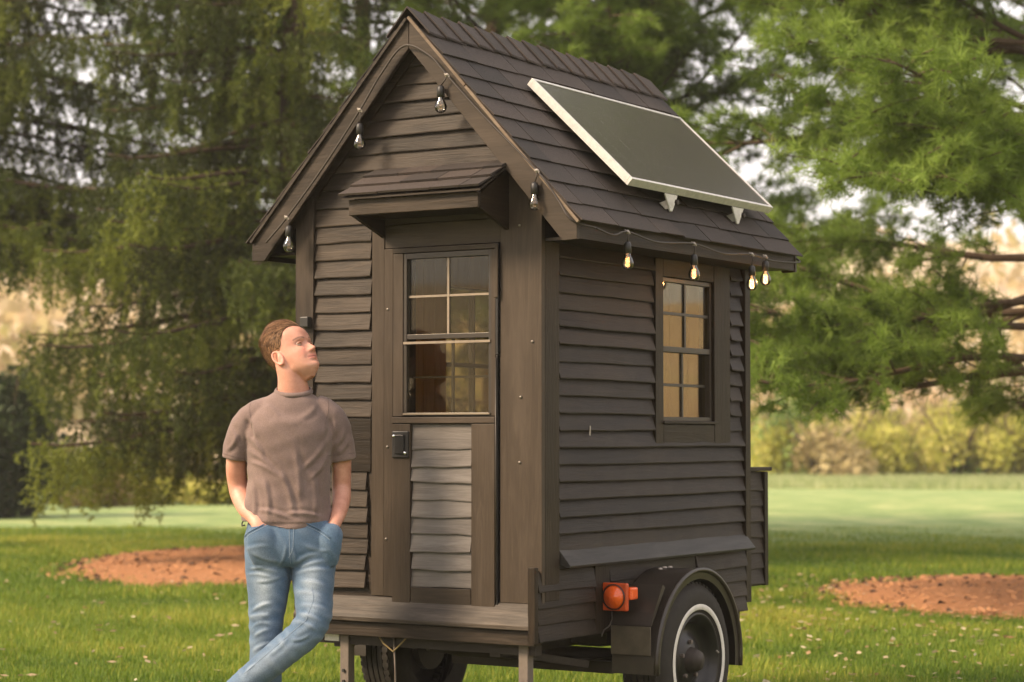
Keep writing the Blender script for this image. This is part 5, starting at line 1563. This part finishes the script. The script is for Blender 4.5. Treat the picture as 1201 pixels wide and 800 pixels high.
dsp += .0028 * np.sin(x * 46 + np.sin(z * 17) * 2.0) * np.clip((1.25 - z) / .2, 0, 1) * np.clip(1 - np.abs(no[:, 2]), 0, 1)
dsp += .0015 * np.sin(z * 90 + x * 30) * np.sin(x * 55 + 1)
low = (z < .952)
dsp += np.where(low, -.004, 0)
co = co + no * dsp[:, None]
# uneven hem
setco(sme, co)
shirt = finish(sme, 't_shirt', SHIRT, man)
col_pts = [Vector((.013 + .071 * math.cos(a), .018 + .070 * math.sin(a) - .004, 1.470 + .018 * math.sin(a) - .000 * math.cos(a))) for a in np.linspace(0, 2 * math.pi, 41)]
cm = MB()
for k in range(40):
    p, q = col_pts[k], col_pts[k + 1]
loft_r = [(p.x, p.y, p.z, .0055, .0125) for p in col_pts]
kk = len(cm.v)
for p in col_pts[:-1]:
    rad = Vector((p.x - .013, p.y - .014, 0)).normalized()
    for (a, b) in ((.006, -.010), (.0065, 0), (.001, .009), (-.004, .009), (-.003, -.010)):
        cm.v.append(tuple(p + rad * a + Vector((0, 0, b))))
for k in range(40):
    for j in range(5):
        j2 = (j + 1) % 5; k2 = (k + 1) % 40
        cm.f.append((kk + k*5 + j, kk + k*5 + j2, kk + k2*5 + j2, kk + k2*5 + j))
cm.build('collar', SHIRT, shirt, True)
def bvh_of(me): return BVHTree.FromPolygons([tuple(v.co) for v in me.vertices], [tuple(p.vertices) for p in me.polygons])
bs = bvh_of(sme)
def on_surface(bv, pts, lift=.001):
    out = []
    for x_, z_ in pts:
        h = bv.ray_cast(Vector((x_, -.6, z_)), Vector((0, 1, 0)))
        if h[0] is not None: out.append(h[0] + h[1] * lift)
    return out
def seam(bv, pts, r_, name, mat, parent, lift=.0005):
    P = on_surface(bv, pts, lift)
    if len(P) > 2: MB().tube(P, r_, 5).build(name, mat, parent, True)
seam_m = plain_mat('shirt_seam', (0.13, 0.09, 0.078), 0.9)
seam(bs, [(-.272 + i * .004, 1.222 - .0010 * i) for i in range(26)], .0011, 'hem_stitch', seam_m, shirt)
seam(bs, [(.155 + i * .004, 1.212 + .0004 * i) for i in range(27)], .0011, 'hem_stitch', seam_m, shirt)
seam(bs, [(-.150 - .006 * math.sin(i / 3), 1.44 - i * .008) for i in range(16)], .0011, 'armhole_seam', seam_m, shirt)
seam(bs, [(.150 + .006 * math.sin(i / 3), 1.44 - i * .008) for i in range(16)], .0011, 'armhole_seam', seam_m, shirt)

# ---- jeans
jn = MB()
loft(jn, [(.004, .0, .985, .158, .108, 0, 2.3), (.006, 0, .94, .172, .118, 0, 2.3), (.006, .0, .89, .183, .128, 0, 2.3), (.006, .0, .845, .182, .130, 0, 2.2), (.006, .0, .80, .168, .118, 0, 2.1), (.006, 0, .775, .12, .09)], 56, 5)
# standing leg
loft(jn, [(-.085, .0, .88, .090, .105), (-.083, -.005, .80, .093, .102), (-.080, -.010, .72, .088, .092), (-.083, -.012, .64, .078, .084), (-.088, -.016, .56, .069, .076), (-.090, -.006, .47, .064, .070), (-.092, .008, .37, .064, .068), (-.090, .020, .25, .062, .066), (-.085, .025, .12, .062, .068), (-.084, .025, .055, .064, .072)], 36, 5)
# crossing leg: thigh down to the knee, shin swung back across
loft(jn, [(.098, .0, .88, .090, .105), (.098, -.012, .80, .091, .100), (.100, -.035, .73, .084, .090), (.104, -.062, .66, .077, .082), (.108, -.092, .60, .073, .078), (.100, -.112, .555, .068, .074), (.070, -.122, .515, .066, .070), (.020, -.130, .472, .063, .066), (-.045, -.138, .418, .061, .064), (-.105, -.142, .368, .058, .062), (-.160, -.144, .322, .055, .060), (-.192, -.145, .292, .055, .060)], 36, 5)
loft(jn, [(-.104, -.098, .938, .034, .020), (-.100, -.106, .918, .054, .032), (-.094, -.108, .88, .062, .038), (-.090, -.102, .83, .060, .036), (-.086, -.09, .78, .040, .022)], 28, 4)
loft(jn, [(.180, -.064, .938, .028, .022), (.174, -.072, .918, .046, .034), (.166, -.076, .88, .052, .040), (.160, -.070, .83, .050, .036), (.160, -.06, .78, .036, .022)], 28, 4)
jme = fuse(jn, 0.0050, 5, .5)
co = getco(jme); no = getno(jme)
j_segs = [(-.15, .77, -.03, .755, .007, .008), (-.16, .745, -.06, .735, .006, .007), (-.03, .80, -.13, .835, .005, .009), (.03, .79, .13, .83, .006, .009), (.05, .77, .16, .80, .006, .009), (.03, .75, .17, .765, .006, .009),
          (-.02, .74, -.12, .72, .006, .008), (.06, .72, .16, .70, .005, .010), (.04, .68, .15, .66, .005, .010), (-.14, .60, -.05, .635, .007, .009), (-.15, .575, -.06, .585, .006, .008), (-.14, .54, -.06, .555, .006, .008), (-.13, .50, -.06, .53, .006, .008),
          (.05, .60, .15, .565, .006, .009), (.04, .57, .13, .535, .006, .009), (.06, .63, .17, .61, .005, .009), (.10, .52, .03, .50, .007, .008), (-.14, .44, -.04, .48, .006, .009), (.02, .52, -.06, .44, .005, .010), (-.15, .36, -.10, .41, .006, .008),
          (-.17, .84, -.06, .86, .004, .009), (.17, .84, .07, .865, .004, .009), (.0, .86, -.03, .78, .006, .007), (.02, .86, .03, .79, .005, .007)]
dsp = fold(co, no, [(a, b, c, d, e_ * .55, w_ * .85) for a, b, c, d, e_, w_ in j_segs])
dsp += .0012 * np.sin(co[:, 2] * 75 + co[:, 0] * 50 + 2 * np.sin(co[:, 0] * 33)) * np.sin(co[:, 0] * 41 + co[:, 2] * 23)
x, y, z = co.T
dsp += .0016 * np.sin(z * 120 + np.sin(x * 40) * 2) * np.clip(1 - np.abs(z - .56) / .15, 0, 1)
co2 = co + no * dsp[:, None]
setco(jme, co2)
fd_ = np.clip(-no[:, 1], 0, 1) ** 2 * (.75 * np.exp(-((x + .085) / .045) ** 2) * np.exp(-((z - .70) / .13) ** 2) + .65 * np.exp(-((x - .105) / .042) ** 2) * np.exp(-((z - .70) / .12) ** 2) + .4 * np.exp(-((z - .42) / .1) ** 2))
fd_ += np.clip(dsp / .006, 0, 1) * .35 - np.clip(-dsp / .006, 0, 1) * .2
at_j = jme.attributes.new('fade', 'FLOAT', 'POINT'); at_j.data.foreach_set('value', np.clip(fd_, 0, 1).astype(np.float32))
jeans = finish(jme, 'jeans', JEANS, man)
bj = bvh_of(jme)
seam(bj, [(.012 + .0002 * i, .94 - i * .006) for i in range(26)], .0012, 'fly_stitch', STITCH, jeans)
seam(bj, [(.030 - .0001 * i - (.018 * max(0, (i - 13) / 8) ** 2), .94 - i * .006) for i in range(22)], .0012, 'fly_stitch', STITCH, jeans)
# pocket mouths with a turned hem, open enough for the hand
for s, cx in ((-1, -.12), (1, .135)):
    P = [(s * (.062 + .112 * math.sin(t)), .955 - .055 * t / 1.5 - .014 * math.sin(t * 1.2)) for t in np.linspace(0, 1.36, 16)]
    pts = on_surface(bj, P, .001)
    MB().tube(pts, .0028, 6).build('pocket_edge', JEANS, jeans, True)
    seam(bj, [(a, b - .010) for a, b in P], .0010, 'pocket_stitch', STITCH, jeans)
# outseam of the crossing leg, seen along the shin
P = [(.10 + .010 * math.sin(i * .4), .70 - i * .010) for i in range(12)] + [(.085 - i * .0125, .575 - i * .0108) for i in range(20)]
seam(bj, P, .0013, 'leg_seam', STITCH, jeans)
# belt loop tab at the hip
MB().tube([(-.176, -.03, .958), (-.184, -.035, .945), (-.182, -.045, .935), (-.170, -.05, .938)], .003, 6).build('belt', M['black'], man, True)

# ---- shoes
shoe_m = plain_mat('pale_canvas_shoe', (0.50, 0.45, 0.38), 0.7); sole_m = plain_mat('white_rubber_sole', (0.65, 0.62, 0.57), 0.6)
def shoe(M4):
    up = MB(); so_ = MB()
    loft(up, [(0, .085, .055, .028, .030), (0, .07, .055, .036, .045), (0, .03, .060, .040, .050), (0, -.02, .055, .042, .046), (0, -.08, .042, .046, .032), (0, -.14, .036, .046, .026), (0, -.175, .030, .034, .018), (0, -.188, .026, .012, .010)], 24, 4)
    ctr = [(math.cos(a), math.sin(a)) for a in np.linspace(0, 2 * math.pi, 33)[:-1]]
    V = [(c * (.043 if s > 0 else .048), s * (.09 if s > 0 else .145) - .05, zz) for zz in (0.0, .024) for c, s in ctr]
    so_.add(V, [tuple(range(32))[::-1], tuple(range(32, 64))] + [(i, (i + 1) % 32, (i + 1) % 32 + 32, i + 32) for i in range(32)])
    for mbb in (up, so_): mbb.v = [tuple(M4 @ Vector(v)) for v in mbb.v]
    u = up.build('shoe', shoe_m, man, True); so_.build('sole', sole_m, u)
shoe(Matrix.Translation((-.085, .02, 0)) @ Matrix.Rotation(R(12), 4, 'Z'))
shoe(Matrix.Translation((-.235, -.150, .235)) @ Matrix.Rotation(R(-55), 4, 'Z') @ Matrix.Rotation(R(62), 4, 'X') @ Matrix.Translation((0, -.02, -.03)))

# ---------------------------------------------------------------- trees across the lawn behind the photographer (they show in the glass)
for k, (ang, dd_) in enumerate(((-46, 30), (-28, 34), (-8, 31), (14, 35), (34, 30), (58, 33), (80, 31))):
    a = YAW - math.pi / 2 + R(ang)
    p = Vector((CX + math.cos(a) * dd_, CY + math.sin(a) * dd_, 0)); o = empty('leafy_tree', p)
    MB().tube([(0, 0, -.1), (.1, 0, 2.5), (0, .1, 6)], [.2, .15, .06], 10).build('trunk', bark, o, True)
    n = 2600; q = norm_(rng.normal(size=(n, 3))) * rng.uniform(.2, 1, (n, 1)) ** .5
    c = rng.normal(size=(10, 3)) * np.array([1.1, 1.1, 1.0]); P = c[rng.integers(0, 10, n)] + q * 1.5 + np.array([0, 0, 4.6])
    V, F = leaf_cards(P, .34)
    fast_mesh('crown', V, F, SH['green'], o, np.repeat(rng.uniform(0, 1, n), 4))
    tag(o, 'leafy green tree across the lawn behind the photographer', 'tree', 'trees behind the photographer')

# ---------------------------------------------------------------- the milky morning air over the field
hz = MB().box((CX - 330, CY - 330, -2.5), (CX + 330, CY + 330, 34)).build('haze', plain_mat('haze_air', (1, 1, 1)), None)
tag(hz, kind='stuff')
hn = hz.data.materials[0].node_tree
for n_ in list(hn.nodes):
    if n_.type != 'OUTPUT_MATERIAL': hn.nodes.remove(n_)
pv = hn.nodes.new('ShaderNodeVolumePrincipled')
pv.inputs['Color'].default_value = (0.93, 0.89, 0.83, 1)
pv.inputs['Density'].default_value = 0.0009
pv.inputs['Anisotropy'].default_value = 0.0
hn.links.new(pv.outputs[0], [n_ for n_ in hn.nodes if n_.type == 'OUTPUT_MATERIAL'][0].inputs['Volume'])
